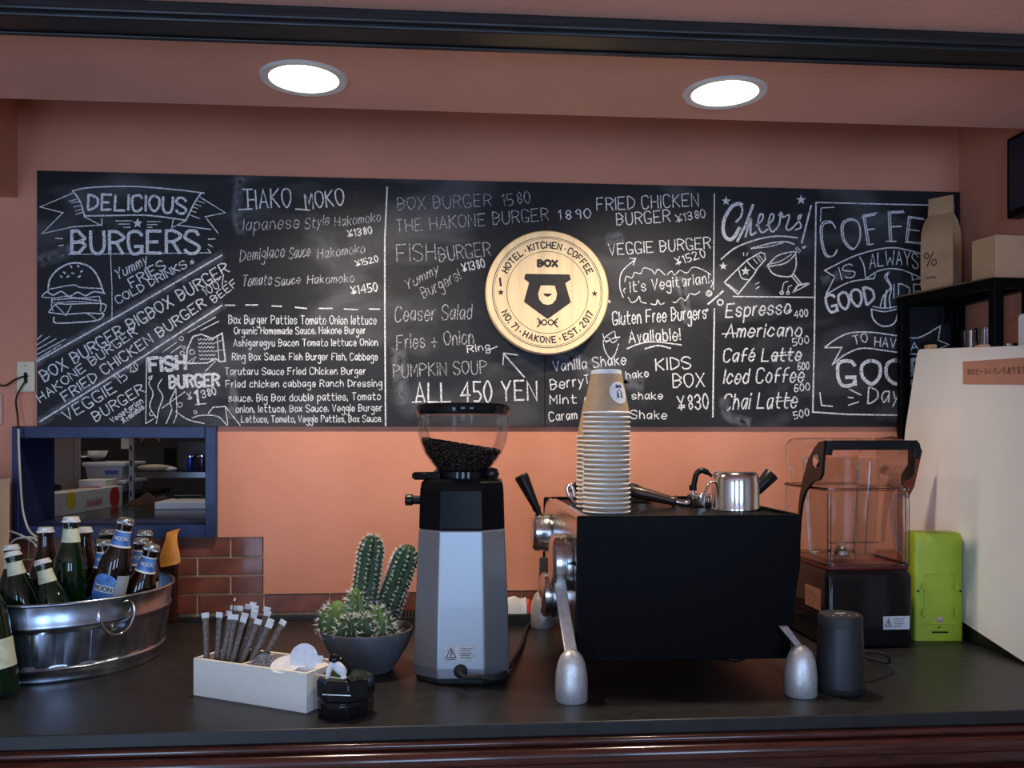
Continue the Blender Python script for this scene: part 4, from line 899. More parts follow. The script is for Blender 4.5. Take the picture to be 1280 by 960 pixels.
def crump(x0, x1, h, w_): 
    mm = MB(); rg = []
    for k in range(7):
        x = x0+(x1-x0)*k/6; rg.append([(pc.x+x,pc.y+y,pc.z+z*(1+.10*math.sin(k*1.1+y*60))) for y,z in ((-w_,0),(-w_*.9,h*.55),(-w_*.3,h),(w_*.4,h*.85),(w_,h*.3),(w_,0))])
    return mm.loft(rg)
build('white_part', crump(-.034,.010,.036,.026), WHITEP, t, smooth=40); build('red_part', crump(.0102,.026,.030,.024), pm('red_paper',(.55,.04,.02),rough=.4,var=.2), t, smooth=40)
# ================================================================== ESPRESSO MACHINE (its front faces left)
MX0, MX1, MY0, MY1, MT = .240, .634, 1.520, 2.030, CT+.3055
t = thing('espresso_machine','black sided espresso machine on aluminium feet, its steel front facing left','espresso machine',(.43,1.77,CT))
m = MB(); m.box(MX0+.012,MX1-.012,MY0+.016,MY1-.014,CT+.056,MT-.008); build('body', m, MATTB, t)
pan = [(.2370,MT),(.6356,MT),(.6345,CT+.215),(.6300,CT+.19),(.6120,CT+.052),(.2330,CT+.052)]
for y0 in (MY0,MY1-.0135):
    m = MB(); m.prism([(x,z) for x,z in pan],0,.0135,T3(0,y0+.0135,0) @ RX(90)); build('side_panel', m, MATTB, t, bevel=.003)
m = MB(); m.box(MX0+.006,MX1-.001,MY0+.014,MY1-.014,MT-.0078,MT-.004); build('cup_tray', m, MATTB, t)
m = MB(); m.box(MX1-.008,MX1-.001,MY0+.014,MY1-.014,MT-.0039,MT+.0015); m.box(MX0+.012,MX1-.009,MY1-.030,MY1-.0142,MT-.0039,MT+.0015); build('tray_rail', m, MATTB, t, bevel=.0015)
prof = [(MX0+.02,MT-.001),(MX0+.008,MT-.002),(MX0+.001,MT-.008),(MX0-.002,MT-.022),(MX0-.003,MT-.060),(MX0-.001,MT-.085),(MX0+.011,MT-.090),(MX0+.011,MT-.02)]
m = MB(); m.loft([[(x,y,z) for x,z in prof] for y in (MY0+.0145,MY1-.0145)]); build('front_fairing', m, STEEL, t, smooth=45)
m = MB(); m.box(MX0-.002,MX0+.011,MY0+.016,MY1-.016,CT+.062,MT-.091); build('front_panel', m, STEEL, t)
def drum(y, z, r, x1, ln, nm='group_head'):
    m = MB(); m.lathe([(0,0),(r*.96,0),(r,.004),(r,ln*.42),(r*.95,ln*.45),(r*.95,ln*.55),(r*.99,ln*.58),(r*.97,ln*.86),(r*.82,ln),(r*.5,ln*1.02),(0,ln*1.02)],40,axis_frame((x1,y,z),(-1,0,0))); return build(nm, m, STEEL, t, smooth=35)
drum(1.622,CT+.212,.053,MX0-.003,.034); d2 = drum(1.900,CT+.238,.041,MX0-.003,.040); drum(1.800,CT+.122,.046,MX0-.003,.032)
a = Vector((.222,1.900,CT+.258)); b = at(651,594,1.905)
m = MB(); m.tube([a,a+(b-a)*.22,a+(b-a)*.30,a+(b-a)*.36,a+(b-a)*.96,b],[.006,.006,.0095,.0085,.0155,.0135],14); build('steam_lever', m, BLACKP, d2, smooth=45)
def foot(x, y):
    m = MB(); m.lathe([(0,0),(.0255,0),(.0270,.002),(.0272,.030),(.0262,.046),(.0235,.062),(.0185,.075),(.0110,.083),(.004,.0862),(0,.0865)],32,T3(x,y,CT)); return build('foot', m, ALU, t, smooth=50)
for x, y in ((.2198,1.478),(.6166,1.478),(.2380,2.062),(.6200,2.062)): foot(x,y)
def arm(pts, wd, th=.0045):
    m = MB(); rg = []
    for p_, w_ in pts:
        p_ = Vector(p_); rg.append([p_+Vector((-w_,-th,0)),p_+Vector((w_,-th,0)),p_+Vector((w_,th,0)),p_+Vector((-w_,th,0))])
    m.loft(rg); build('leg_arm', m, ALU, t, bevel=.002)
arm([((.2198,1.481,CT+.078),.011),((.217,1.545,CT+.135),.0105),((.2155,1.588,CT+.178),.011),((.222,1.612,CT+.20),.013)],.01)
arm([((.6166,1.478,CT+.080),.006),((.606,1.497,CT+.098),.007),((.598,1.512,CT+.112),.008)],.01)
arm([((.238,2.060,CT+.080),.010),((.232,1.99,CT+.13),.010),((.226,1.93,CT+.18),.010)],.01)
arm([((.620,2.060,CT+.080),.010),((.612,2.035,CT+.11),.010),((.606,2.022,CT+.13),.010)],.01)
m = MB(); m.tube([(.490,1.56,CT+.055),(.500,1.56,CT+.046),(.535,1.56,CT+.041),(.555,1.57,CT+.046)],.0045,8); build('drain_pipe', m, CHROME, t, smooth=60)
m = MB(); m.lathe([(.0022,0),(.0035,0),(.0035,.003),(0,.004)],10,axis_frame((.2085,1.585,CT+.172),(-1,0,0))); build('bolt', m, CHROME, t)
# steam wands seen over the top
w0 = at(866,621,1.92); m = MB(); m.tube(smooth_pts([at(893,598,1.92),at(886,592,1.92),at(878,588,1.92),at(871,592,1.92),at(868,603,1.92),at(866,613,1.92)],4),[.0035]*5+[.0062]*16,10); wd = build('steam_wand', m, BLACKP, t, smooth=60)
m = MB(); m.tube([at(867,611,1.92),at(865,622,1.92),at(864,632,1.92)],.0042,8); build('wand_tip', m, CHROME, wd, smooth=60)
m = MB(); m.tube([at(866,606,1.92),at(866.4,613,1.92)],.0085,10); build('wand_ring', m, BLACKP, wd, smooth=60)
a, b = at(938,622,1.86), at(965,592,1.86); m = MB(); m.tube([a,a+(b-a)*.45,b-(b-a)*.03,b],[.009,.0125,.0165,.0150],14); build('steam_lever', m, BLACKP, t, smooth=45)
m = MB(); m.tube(smooth_pts([at(722,634,1.90),at(716,628,1.90),at(711,618,1.90),at(709,610,1.90),at(713,606,1.90),at(716,611,1.90),at(719,622,1.90)],4),.0042,8); build('steam_wand', m, CHROME, t, smooth=60)
m = MB(); m.tube([at(716,617,1.95),at(724,606,1.95)],[.010,.012],12); build('wand_grip', m, BLACKP, t, smooth=60)
# ------------------------------------------------------------------ things on the machine
pt = onZ(919,637.5,MT-.004); PR = .0455
o = thing('milk_jug','upturned stainless steel milk jug on the espresso machine','jug',pt)
m = MB(); m.lathe([(.0465,0),(.0470,.002),(.0455,.006),(.0455,.050),(.0450,.062),(.0425,.069),(.038,.0735),(.030,.0745),(0,.0735)],40,Matrix.Translation(pt)); m.lathe([(.0460,.0005),(.0440,.006),(.0440,.05),(0,.068)],40,Matrix.Translation(pt)); build('jug_body', m, pm('polished_steel',(.66,.66,.66),rough=.14,metal=1,var=.06), o, smooth=50)
hd = (RIGHT*-1+FWD*-.25).normalized(); s0 = pt+hd*PR
m = MB(); m.tube(smooth_pts([s0+Vector((0,0,.055)),s0+hd*.010+Vector((0,0,.052)),s0+hd*.018+Vector((0,0,.035)),s0+hd*.022+Vector((0,0,.014)),s0+hd*.021+Vector((0,0,.0045))],4),.0042,8,True,None,.6); build('handle', m, STEEL, o, smooth=60)
# portafilters lying on top
def portafilter(hx0, hx1, neck, ring, d, label, rr, wood):
    a, b = at(*hx0,d), at(*hx1,d); c = at(*neck,d); e = at(*ring,d); e.z = MT-.0035+.010
    o = thing('portafilter',label,'portafilter',e)
    m = MB(); m.tube([a,a+(b-a)*.06,a+(b-a)*.35,a+(b-a)*.85,b-(b-a)*.07,b],[.008,.0115,.0125,.0095,.0090,.0135],14); build('handle', m, wood, o, smooth=45)
    m = MB(); m.tube([b,c,e+(c-e).normalized()*rr*.9],[.0075,.0068,.0075],10); build('neck', m, CHROME, o, smooth=45)
    m = MB(); m.lathe([(0,-.009),(rr*.6,-.010),(rr*.95,-.008),(rr,-.002),(rr,.011),(rr*1.04,.012),(rr*1.04,.0145),(rr*.92,.0145),(rr*.9,.0),(0,-.004)],28,Matrix.Translation(e)); build('basket_ring', m, CHROME, o, smooth=40)
DWOOD = pm('dark_wood_handle',(.035,.014,.009),rough=.35,var=.3,scale=30)
portafilter((786,613),(844,627),(856,630),(878,634),1.80,'chrome portafilter with dark wooden handle lying behind the paper cups',.030,DWOOD)
portafilter((785,609),(810,618),(806,620),(800,624),1.93,'portafilter with black handle at the far side of the machine top',.028,BLACKP)
# ------------------------------------------------------------------ paper cups
CUPK = pm('kraft_cup_paper',(.46,.30,.17),rough=.6,var=.08,scale=60)
CUPW = pm('white_cup_paper',(.80,.79,.76),rough=.5,var=.03)
def make_cup():
    t = thing('paper_cup','','paper cup',(0,0,0),'stacked kraft paper cups')
    m = MB(); m.lathe([(.0430,.003),(.0293,.0740)],36); build('kraft_wall', m, CUPK, t, smooth=60, world=False)
    m = MB(); m.lathe([(.0293,.0741),(.0280,.0815),(.0275,.0818),(.0270,.0805),(.0268,.0790),(0,.0788)],36); build('white_base', m, CUPW, t, smooth=40, world=False)
    m = MB(); ring = [(.0433+.0020*math.cos(a),.0021+.0020*math.sin(a)) for a in [2*math.pi*k/8 for k in range(9)]]; m.lathe(ring,36); build('rolled_rim', m, CUPW, t, smooth=60, world=False)
    return t
ORD = ['first','second','third','fourth','fifth','sixth','seventh','eighth','ninth','tenth','eleventh','twelfth','thirteenth','fourteenth','fifteenth','sixteenth','seventeenth','eighteenth','nineteenth','twentieth','twenty-first','twenty-second']
cup0 = None
for px, py, n, nm in ((758,640.5,22,'front'),(748,634,17,'rear')):
    b = onZ(px,py,MT-.004)
    for k in range(n):
        i = n-1-k
        if i == 0: lab = 'topmost kraft paper cup of the taller front stack, with a round white sticker' if nm == 'front' else 'topmost kraft paper cup of the shorter rear stack'
        elif k == 0: lab = 'lowest kraft paper cup of the '+('taller front' if nm == 'front' else 'shorter rear')+' stack, resting on the machine'
        else: lab = 'kraft paper cup, %s from the top of the %s stack' % (ORD[i],'taller front' if nm == 'front' else 'shorter rear')
        loc = (b.x+random.uniform(-.0006,.0006),b.y+random.uniform(-.0006,.0006),b.z+.0003+k*.00875)
        if cup0 is None: cup0 = make_cup(); o = cup0; o.location = loc
        else: o = clone(cup0,loc,(0,0,random.uniform(0,6.28)))
        o['label'] = lab; o['group'] = 'paper cups in the '+nm+' stack'
        if nm == 'front' and i == 0: topcup = o; topcup.rotation_euler = (0,0,0)
# round sticker with the shop's mark on the topmost cup
def cupr(z): return .0430+(.0293-.0430)*(z-.003)/.071
SA = R(31)
def cupp(u, v, off): z = .0385+v; r = cupr(z)+off; a = SA+u/r; return (r*math.sin(a),-r*math.cos(a),z)
m = MB(); m.loft([[cupp(.0205*k*math.cos(2*math.pi*i/28),.0205*k*math.sin(2*math.pi*i/28),.0004) for i in range(28)] for k in (1,.66,.33,.02)],False,True); st_ = build('round_sticker', m, CUPW, topcup, smooth=60, world=False, label='round white sticker with dark blue house mark')
m = MB(); BLUEI = pm('dark_blue_print',(.01,.035,.13),rough=.5)
def cpoly(P): 
    m.add([cupp(u,v,.0008) for u,v in P],[tuple(range(len(P)))])
cpoly([(-.006,-.009),(.006,-.009),(.006,.0),(-.006,.0)]); cpoly([(-.0085,.0),(.0085,.0),(.0,.0065)]); cpoly([(-.0085,-.0105),(.0085,-.0105),(.0085,-.009),(-.0085,-.009)])
for P in text_strokes('BOX',-.0062,0,.0062,0,.0045,0,0): m.ribbon([cupp(p.x,.0095-p.y,.0008) for p in P],.0017,Vector((math.sin(SA),-math.cos(SA),0)))
build('printed_mark', m, BLUEI, st_, smooth='flatkeep', world=False)
m = MB(); m.loft([[cupp(.0028*k*math.cos(2*math.pi*i/14),-.0035+.0028*k*math.sin(2*math.pi*i/14),.0011) for i in range(14)] for k in (1,.02)],False,True); build('mark_opening', m, CUPW, st_, smooth='flatkeep', world=False)
# ================================================================== SPEAKER
sp = V(.572,1.548); GREYF = pm('dark_grey_speaker_mesh',(.030,.031,.036),rough=.42,metal=.3,var=.3,scale=600,detail=1)
t = thing('portable_speaker','dark grey cylindrical portable speaker beside the right machine foot','speaker',sp)
m = MB(); m.lathe([(0,0),(.038,0),(.0405,.003),(.0408,.010)],40,Matrix.Translation(sp)); build('rubber_base', m, RUBBER, t, smooth=40)
m = MB(); m.lathe([(.0405,.0102),(.0405,.050),(.0372,.1145)],40,Matrix.Translation(sp)); build('grille', m, GREYF, t, smooth=40)
m = MB(); m.lathe([(.0376,.1147),(.0374,.130),(.0350,.1345),(.030,.1352),(0,.1348)],40,Matrix.Translation(sp)); build('rubber_top', m, pm('dark_rubber_top',(.018,.018,.020),rough=.55), t, smooth=40)
m = MB(); m.box(sp.x-.009,sp.x+.009,sp.y-.0015,sp.y+.0015,sp.z+.1350,sp.z+.1357); 
for k in range(4): m.box(sp.x-.022+.014*k,sp.x-.020+.014*k,sp.y-.020,sp.y-.018,sp.z+.1350,sp.z+.1357)
build('button_marks', m, WHITEP, t)
cb0 = MB(); cb0.tube(smooth_pts([V(.62,1.60,.052),V(.65,1.62,.050),V(.70,1.66,.035),V(.72,1.70,.010),V(.70,1.76,.006)],5),.0028,8); tag(build('power_cable', cb0, RUBBER, None, smooth=60),'thin black cable curving behind the speaker in front of the blender','cable')
# ================================================================== BLENDER
BX, BYc = .897, 1.915; hx, hy = .094, .125
t = thing('blender','countertop blender with a clear sound cover over its jar and a black base','blender',(BX,BYc,CT))
def rr3(hx_, hy_, r, z, cx=BX, cy=BYc, n=5): return [(cx+x,cy+y,z) for x,y in rrect(hx_,hy_,r,n)]
m = MB(); m.loft([rr3(hx-.003,hy-.003,.012,CT+.003),rr3(hx,hy,.012,CT+.008),rr3(hx,hy,.012,CT+.150),rr3(hx-.006,hy-.006,.012,CT+.163)]); build('base', m, GLOSSB, t, smooth=30)
m = MB(); m.loft([rr3(hx-.005,hy-.005,.012,CT+.1632),rr3(hx-.003,hy-.003,.012,CT+.167),rr3(hx-.004,hy-.004,.012,CT+.171)]); build('gasket', m, pm('dark_red_gasket',(.10,.012,.012),rough=.3,var=.2), t, smooth=30)
for sx in (-1,1):
    for sy in (-1,1): m = MB(); m.lathe([(0,0),(.010,0),(.009,.0028),(0,.0029)],12,T3(BX+sx*.075,BYc+sy*.1,CT)); build('foot', m, RUBBER, t)
COV = clear('clear_cover_plastic',(.985,.98,.975),1.35,.02,.6)
m = MB(); m.loft([rr3(hx-.004,hy-.004,.018,CT+.1712),rr3(hx-.003,hy-.003,.018,CT+.30),rr3(hx-.004,hy-.004,.018,CT+.325),rr3(hx-.016,hy-.010,.018,CT+.345),rr3(hx-.014,hy-.009,.018,CT+.365),rr3(hx-.003,hy-.003,.018,CT+.385),rr3(hx-.003,hy-.003,.018,CT+.425),rr3(hx-.010,hy-.010,.018,CT+.438),rr3(hx-.022,hy-.022,.018,CT+.441)],False,True); build('sound_cover', m, COV, t, smooth=40)
m = MB()
for (sx,sy) in ((-1,-1),(1,-1)): m.tube([(BX+sx*(hx-.009),BYc+sy*(hy-.009),CT+.172),(BX+sx*(hx-.009),BYc+sy*(hy-.009),CT+.325)],.0045,8)
m.tube([Vector(p) for p in rr3(hx-.003,hy-.003,.018,CT+.333)]+[Vector(rr3(hx-.003,hy-.003,.018,CT+.333)[0])],.003,6,False)
m.tube([Vector(p) for p in rr3(hx-.004,hy-.004,.018,CT+.174)]+[Vector(rr3(hx-.004,hy-.004,.018,CT+.174)[0])],.0028,6,False)
build('cover_ribs', m, clear('clear_thick_plastic',(.95,.95,.95),1.5), t, smooth=60)
yf = BYc-hy-.004
m = MB(); m.loft([[(x,yf+.020*k,z+CT) for x,z in ((BX-.098,.408),(BX-.094,.430),(BX-.086,.436),(BX+.096,.436),(BX+.106,.430),(BX+.110,.412),(BX+.104,.396),(BX+.092,.398),(BX+.094,.416),(BX-.082,.416),(BX-.084,.404))] for k in (0,1)]); build('lifting_handle', m, BLACKP, t, bevel=.002)
for sx in (-1,1):
    X = BX+sx*(hx+.001); m = MB(); rg = []
    path = [((yf,.436),(yf+.012,.385)),((yf+.030,.432),(yf+.014,.365)),((yf+.055,.418),(yf+.030,.352)),((yf+.085,.392),(yf+.065,.345)),((yf+.110,.355),(yf+.098,.325)),((yf+.130,.310),(yf+.118,.300)),((yf+.142,.262),(yf+.130,.262)),((yf+.147,.205),(yf+.138,.205))]
    for (a,b) in path: rg.append([(X,a[0],CT+a[1]),(X+sx*.006,a[0],CT+a[1]),(X+sx*.006,b[0],CT+b[1]),(X,b[0],CT+b[1])])
    m.loft(rg); hnd = build('hinge_arm', m, BLACKP, t, smooth=40)
    m = MB(); m.lathe([(.006,.0062),(.014,.0062),(.0145,.0075),(.0125,.009),(0,.0085)],24,axis_frame((X,yf+.040,CT+.392),(sx,0,0))); build('pivot_cap', m, CHROME, hnd, smooth=40)
m = MB(); m.loft([[(BX+hx-.003+k*.002,1.950,0),(BX+hx-.003,1.955,0)] for k in (0,1)],False,False)
fl = [(BX+.096,.372),(BX+.096,.440),(BX+.135,.445),(BX+.196,.424),(BX+.205,.412),(BX+.186,.330),(BX+.170,.300)]
m = MB(); m.prism(fl,0,.004,T3(0,1.957,CT) @ RX(90)); build('tinted_flap', m, clear('dark_red_tinted_plastic',(.42,.20,.17),1.4), t)
JAR = clear('clear_jar_plastic',(.98,.975,.97),1.35,.02,.6)
m = MB(); m.loft([rr3(.050,.050,.014,CT+.176,BX-.006),rr3(.055,.055,.016,CT+.182,BX-.006),rr3(.060,.060,.018,CT+.25,BX-.006),rr3(.066,.066,.020,CT+.375,BX-.006),rr3(.068,.068,.020,CT+.400,BX-.006)],True,False)
m.loft([rr3(.050,.050,.014,CT+.180,BX-.006),rr3(.057,.057,.016,CT+.25,BX-.006),rr3(.063,.063,.020,CT+.398,BX-.006)],True,False); jar = build('jar', m, JAR, t, smooth=35)
m = MB(); m.tube([(BX-.06,BYc-.061,CT+.215),(BX+.05,BYc-.061,CT+.215)],.0018,6); m.tube([(BX-.006,BYc-.06,CT+.19),(BX+.004,BYc-.067,CT+.39)],.0022,6); m.tube([(BX+.02,BYc-.061,CT+.19),(BX+.03,BYc-.067,CT+.39)],.0022,6)
build('jar_ribs', m, clear('clear_thick_plastic2',(.93,.93,.94),1.5), jar, smooth=60)
m = MB(); m.lathe([(0,0),(.020,0),(.018,.008),(.010,.014),(.006,.020),(0,.021)],20,T3(BX-.006,BYc,CT+.182))
for a in (20,140,200,320): m.add([(0,-.006,.015),(0,.006,.015),(.034,.003,.024 if a % 40 else .010),(.034,-.001,.024 if a % 40 else .010)],[(0,1,2,3)],T3(BX-.006,BYc,CT+.185) @ RZ(a))
build('blades', m, STEEL, jar, smooth=30)
LAB = pm('pale_sticker',(.55,.56,.60),rough=.4,var=.1,scale=200)
q0, q1 = onY(1104,787,BYc-hy), onY(1137,770,BYc-hy); m = MB(); yl = BYc-hy-.0008
m.box(q0.x,q1.x,yl,yl+.0012,q0.z,q1.z); lb = build('warning_sticker', m, LAB, t)
m = MB(); cx, cz = q0.x+.011, (q0.z+q1.z)/2
m.ribbon([(cx-.007,yl-.0004,cz-.007),(cx,yl-.0004,cz+.008),(cx+.007,yl-.0004,cz-.007),(cx-.007,yl-.0004,cz-.007)],.0016,BN); m.ribbon([(cx,yl-.0004,cz+.003),(cx,yl-.0004,cz-.004)],.0018,BN)
for k in range(4): m.ribbon([(cx+.012,yl-.0004,cz+.008-.005*k),(cx+.034-.004*(k%2),yl-.0004,cz+.008-.005*k)],.0013,BN)
build('sticker_print', m, INK, lb, smooth='flatkeep')
xl = BX-hx-.0008; m = MB(); m.box(xl,xl+.0012,1.82,1.90,CT+.075,CT+.120); build('side_sticker', m, pm('salmon_sticker',(.42,.19,.12),rough=.5,var=.3,scale=90), t)
# ================================================================== LIME GREEN DEVICE
LIME = pm('lime_plastic',(.33,.42,.022),rough=.38,var=.05)
LIME2 = LIME
ga, gb = onZ(1143,801,CT), onZ(1205,801,CT); gc = (ga+gb)/2; gy = gc.y; GW = (gb.x-ga.x)/2
t = thing('green_charging_dock','lime green plastic device standing on end between blender and white panel','device',(gc.x,gy+.03,CT))
GG = Matrix.Translation((gc.x,gy,CT)) @ RZ(-4)
m = MB()
def gr(k, kd, z): return [(x*k,.032+y*kd,z) for x,y in rrect(GW,.032,.008,4)]
m.loft([gr(1,1,0),gr(1,1,.205),gr(.985,.98,.222),gr(.94,.90,.232),gr(.86,.8,.2345)],True,True,GG); build('housing', m, LIME, t, smooth=35)
m = MB(); h = GW
m.tube(smooth_pts([(-h*.62,-.0005,.050),(-h*.62,-.0005,.135),(-h*.5,-.0005,.146),(0,-.0005,.147),(h*.5,-.0005,.146),(h*.62,-.0005,.135),(h*.62,-.0005,.050)],4),.0012,6,True,GG); m.tube([(-h*.7,-.0005,.038),(h*.7,-.0005,.038)],.0018,6,True,GG); build('raised_rib', m, LIME, t, smooth=60)
for sx in (-1,1):
    for z in (.112,.055):
        m = MB(); m.box(sx*h*.66-.003,sx*h*.66+.003,-.006,.001,z,z+.016,GG); m.box(sx*h*.66-.006,sx*h*.66+.006,-.007,-.004,z,z+.005,GG); build('hook', m, LIME, t, bevel=.0008)
    m = MB(); m.lathe([(0,0),(.0026,0),(.0026,.0008),(0,.0008)],12,GG @ axis_frame((sx*h*.86,-.0003,.108),(0,-1,0))); build('screw_hole', m, BLACKP, t)
m = MB(); m.box(-.016,.020,-.0008,.001,.017,.0205,GG); m.box(-.002,.002,-.0008,.001,.028,.031,GG); build('slot', m, BLACKP, t)
m = MB(); m.box(-.006,.008,-.0008,.001,.040,.052,GG); build('contact', m, STEEL, t)
# ================================================================== WHITE BOARD STANDING ON EDGE AT THE RIGHT
def bxp(Y): return 1.142+(Y-1.856)*.054
WHB = pm('off_white_board',(.84,.83,.80),rough=.55,var=.04,scale=6,bump=.04,bscale=120)
poly = [(2.065,.656),(2.132,.452),(2.143,.25),(2.125,.075),(1.60,.0005),(1.555,.613)]
def round_poly(P, r, n=5):
    out = []
    for i in range(len(P)):
        a, b, c = Vector(P[i-1]), Vector(P[i]), Vector(P[(i+1)%len(P)]); u = (a-b).normalized()*r; v = (c-b).normalized()*r
        for k in range(n+1): s_ = k/n; out.append(tuple((b+u)*(1-s_)**2+2*b*s_*(1-s_)+(b+v)*s_**2))
    return out
rp = round_poly(poly,.018)
t = thing('white_panel_stand','large off-white panel standing on edge at the right with a salmon strip','panel',(1.13,1.6,CT))
def slab(P, off, th): 
    mm = MB(); mm.loft([[(bxp(y)+off,y,CT+z) for y,z in P],[(bxp(y)+off+th,y,CT+z) for y,z in P]]); return mm
build('front_panel', slab(rp,0,.016), WHB, t, smooth=40)
m = MB(); m.loft([[(bxp(y)+.002,y,CT+z) for y,z in ((2.12,.073),(1.62,.002),(1.62,.0008),(2.12,.0008))],[(bxp(y)+.014,y,CT+z) for y,z in ((2.12,.073),(1.62,.002),(1.62,.0008),(2.12,.0008))]]); build('black_wedge', m, BLACKP, t)  # black wedge filling the gap below the panel's sloping lower edge
WPOST = pm('light_wood_post',(.58,.33,.17),rough=.5,var=.15,scale=20,stretch=(6,6,1))
for px, py, ww in ((1158,431,.012),(1222,431,.013)):
    q = onX(px,py,1.172); m = MB(); m.box(1.1725,1.1925,q.y-ww,q.y+ww,CT+.0,q.z); build('wooden_post', m, WPOST, t, bevel=.002)
q = onX(1273,393,1.255); m = MB(); m.loft([[(1.255+k*.012,y,z) for y,z in round_poly([(q.y,q.z),(q.y+.0,CT+.0008),(1.56,CT+.0008),(1.56,q.z-.015)],.012)] for k in (0,1)]); build('rear_panel', m, WHB, t, smooth=40)
# salmon strip with its writing
SALM = pm('salmon_strip',(.52,.25,.17),rough=.6,var=.06)
c = [onX(1203,452,1.14),onX(1203,480,1.14),onX(1295,481,1.13),onX(1295,446,1.13)]
m = MB(); vs = []
for k in (-.0012,-.0002): vs += [(bxp(p.y)+k,p.y,p.z) for p in c]
m.add(vs,[(0,1,2,3),(7,6,5,4),(0,4,5,1),(1,5,6,2),(2,6,7,3),(3,7,4,0)]); strip = build('salmon_strip', m, SALM, t)
cu = bpy.data.curves.new('strip_text','FONT'); cu.body = '旬のビールいろいろあります'; cu.size = 1.0
to = bpy.data.objects.new('strip_text',cu); COL.objects.link(to); bpy.context.view_layer.update()
dg = bpy.context.evaluated_depsgraph_get(); ev = to.evaluated_get(dg); me = ev.to_mesh()
vv = [Vector(v.co) for v in me.vertices]; ff = [tuple(p.vertices) for p in me.polygons]; ev.to_mesh_clear(); bpy.data.objects.remove(to)
if vv:
    x0 = min(v.x for v in vv); x1 = max(v.x for v in vv); y0 = min(v.y for v in vv); y1 = max(v.y for v in vv)
    pa, pb = onX(1209,468,1.14), onX(1284,466,1.13); Lh = pa.y-pb.y; k = Lh/(x1-x0); hh = .0155/(y1-y0)
    m = MB(); vs = []
    for v in vv:
        f_ = (v.x-x0)/(x1-x0); Y = pa.y-f_*Lh; z = pa.z+(pb.z-pa.z)*f_+(v.y-y0)*min(k*1.15,hh)-.002; vs.append((bxp(Y)-.0017,Y,z))
    m.add(vs,ff); build('strip_lettering', m, INK, strip, smooth='flatkeep')
# ================================================================== CORNER SHELF, BAG, CARTON, GLASSES
SHZ = EYE+.3535
t = thing('metal_shelf','black metal corner shelf with a wooden top behind the white panel','shelf',(1.25,2.0,CT))
PST = [(1.172,2.166),(1.236,1.887),(1.318,1.893),(1.318,2.166)]
for x, y in PST: m = MB(); m.box(x-.0115,x+.0115,y-.0115,y+.0115,CT,SHZ+.004); build('post', m, MATTB, t, bevel=.002)
def quad(P, z0, z1): mm = MB(); mm.prism(P,z0,z1); return mm
SHW = pm('brown_shelf_wood',(.16,.085,.04),rough=.5,var=.3,scale=10,stretch=(8,1,1))
inn = [(1.178,2.160),(1.238,1.895),(1.314,1.897),(1.314,2.160)]
build('shelf_top', quad([(1.1565,2.176),(1.232,1.8995),(1.3295,1.9005),(1.3295,2.150)],SHZ+.0045,SHZ+.0085), SHW, t)
m = MB()
for i in range(4):
    a, b = Vector(PST[i]), Vector(PST[(i+1)%4]); u = (b-a).normalized(); a += u*.0125; b -= u*.0125; n_ = Vector((-u.y,u.x))*.010
    mm = MB(); mm.prism([tuple(a+n_),tuple(a-n_),tuple(b-n_),tuple(b+n_)],SHZ-.018,SHZ+.004); build('top_rail', mm, MATTB, t)
LSZ = EYE+.155
build('lower_board', quad(inn,LSZ-.006,LSZ), MATTB, t)
m = MB(); q = onY(1217,394,2.14); m.box(1.268,1.284,2.130,2.145,q.z-.02,SHZ-.025); build('bracket', m, MATTB, t)
# coffee bag
KR2 = pm('kraft_bag_paper',(.42,.25,.13),rough=.6,var=.14,scale=18,bump=.3,bscale=30)
bz = SHZ+.0088; bc = Vector((1.224,2.085,bz)); BR = Matrix.Translation(bc) @ RZ(-52)
t = thing('coffee_bag','tall kraft paper coffee bag with a percent mark, standing on the corner shelf','coffee bag',bc)
def br(hx_, hy_, z, pinch=0.0, cy=0): return [(-hx_,-hy_+cy,z),(0,-hy_+cy-pinch*.15,z),(hx_,-hy_+cy,z),(hx_-pinch,cy,z),(hx_,hy_+cy,z),(0,hy_+cy,z),(-hx_,hy_+cy,z),(-hx_+pinch,cy,z)]
m = MB(); m.loft([br(.036,.024,0,.002),br(.038,.027,.012,.003),br(.038,.027,.10,.006),br(.037,.025,.145,.010),br(.034,.017,.168,.012),br(.029,.006,.185,.003),br(.029,.0035,.186,.001),br(.029,.0025,.229,.001)],True,True,BR); build('bag_body', m, KR2, t, smooth=28)
m = MB(); m.loft([br(.0292,.0050,.187,.001),br(.0292,.0050,.1995,.001)],True,True,BR); build('folded_clip', m, KR2, t)
m = MB()
def bagr(P, w_): m.ribbon([BR @ Vector((x,-.0285-.0005*(z<.02),z)) for x,z in P],w_,BR.to_3x3() @ Vector((0,-1,0)))
bagr([(-.022,.058),(-.007,.092)],.0026); bagr([(-.023+.0055*math.cos(a*math.pi/6)*.9,.084+.0072*math.sin(a*math.pi/6)) for a in range(13)],.0024); bagr([(-.005+.0055*math.cos(a*math.pi/6),.066+.0072*math.sin(a*math.pi/6)) for a in range(13)],.0024)
build('percent_mark', m, INK, t, smooth='flatkeep'); m = MB()
for P in text_strokes('coffee',-.024,0,-.002,0,.006,0,0): bagr([(p.x,.028-p.y) for p in P],.0009)
build('printed_word', m, INK, t, smooth='flatkeep')
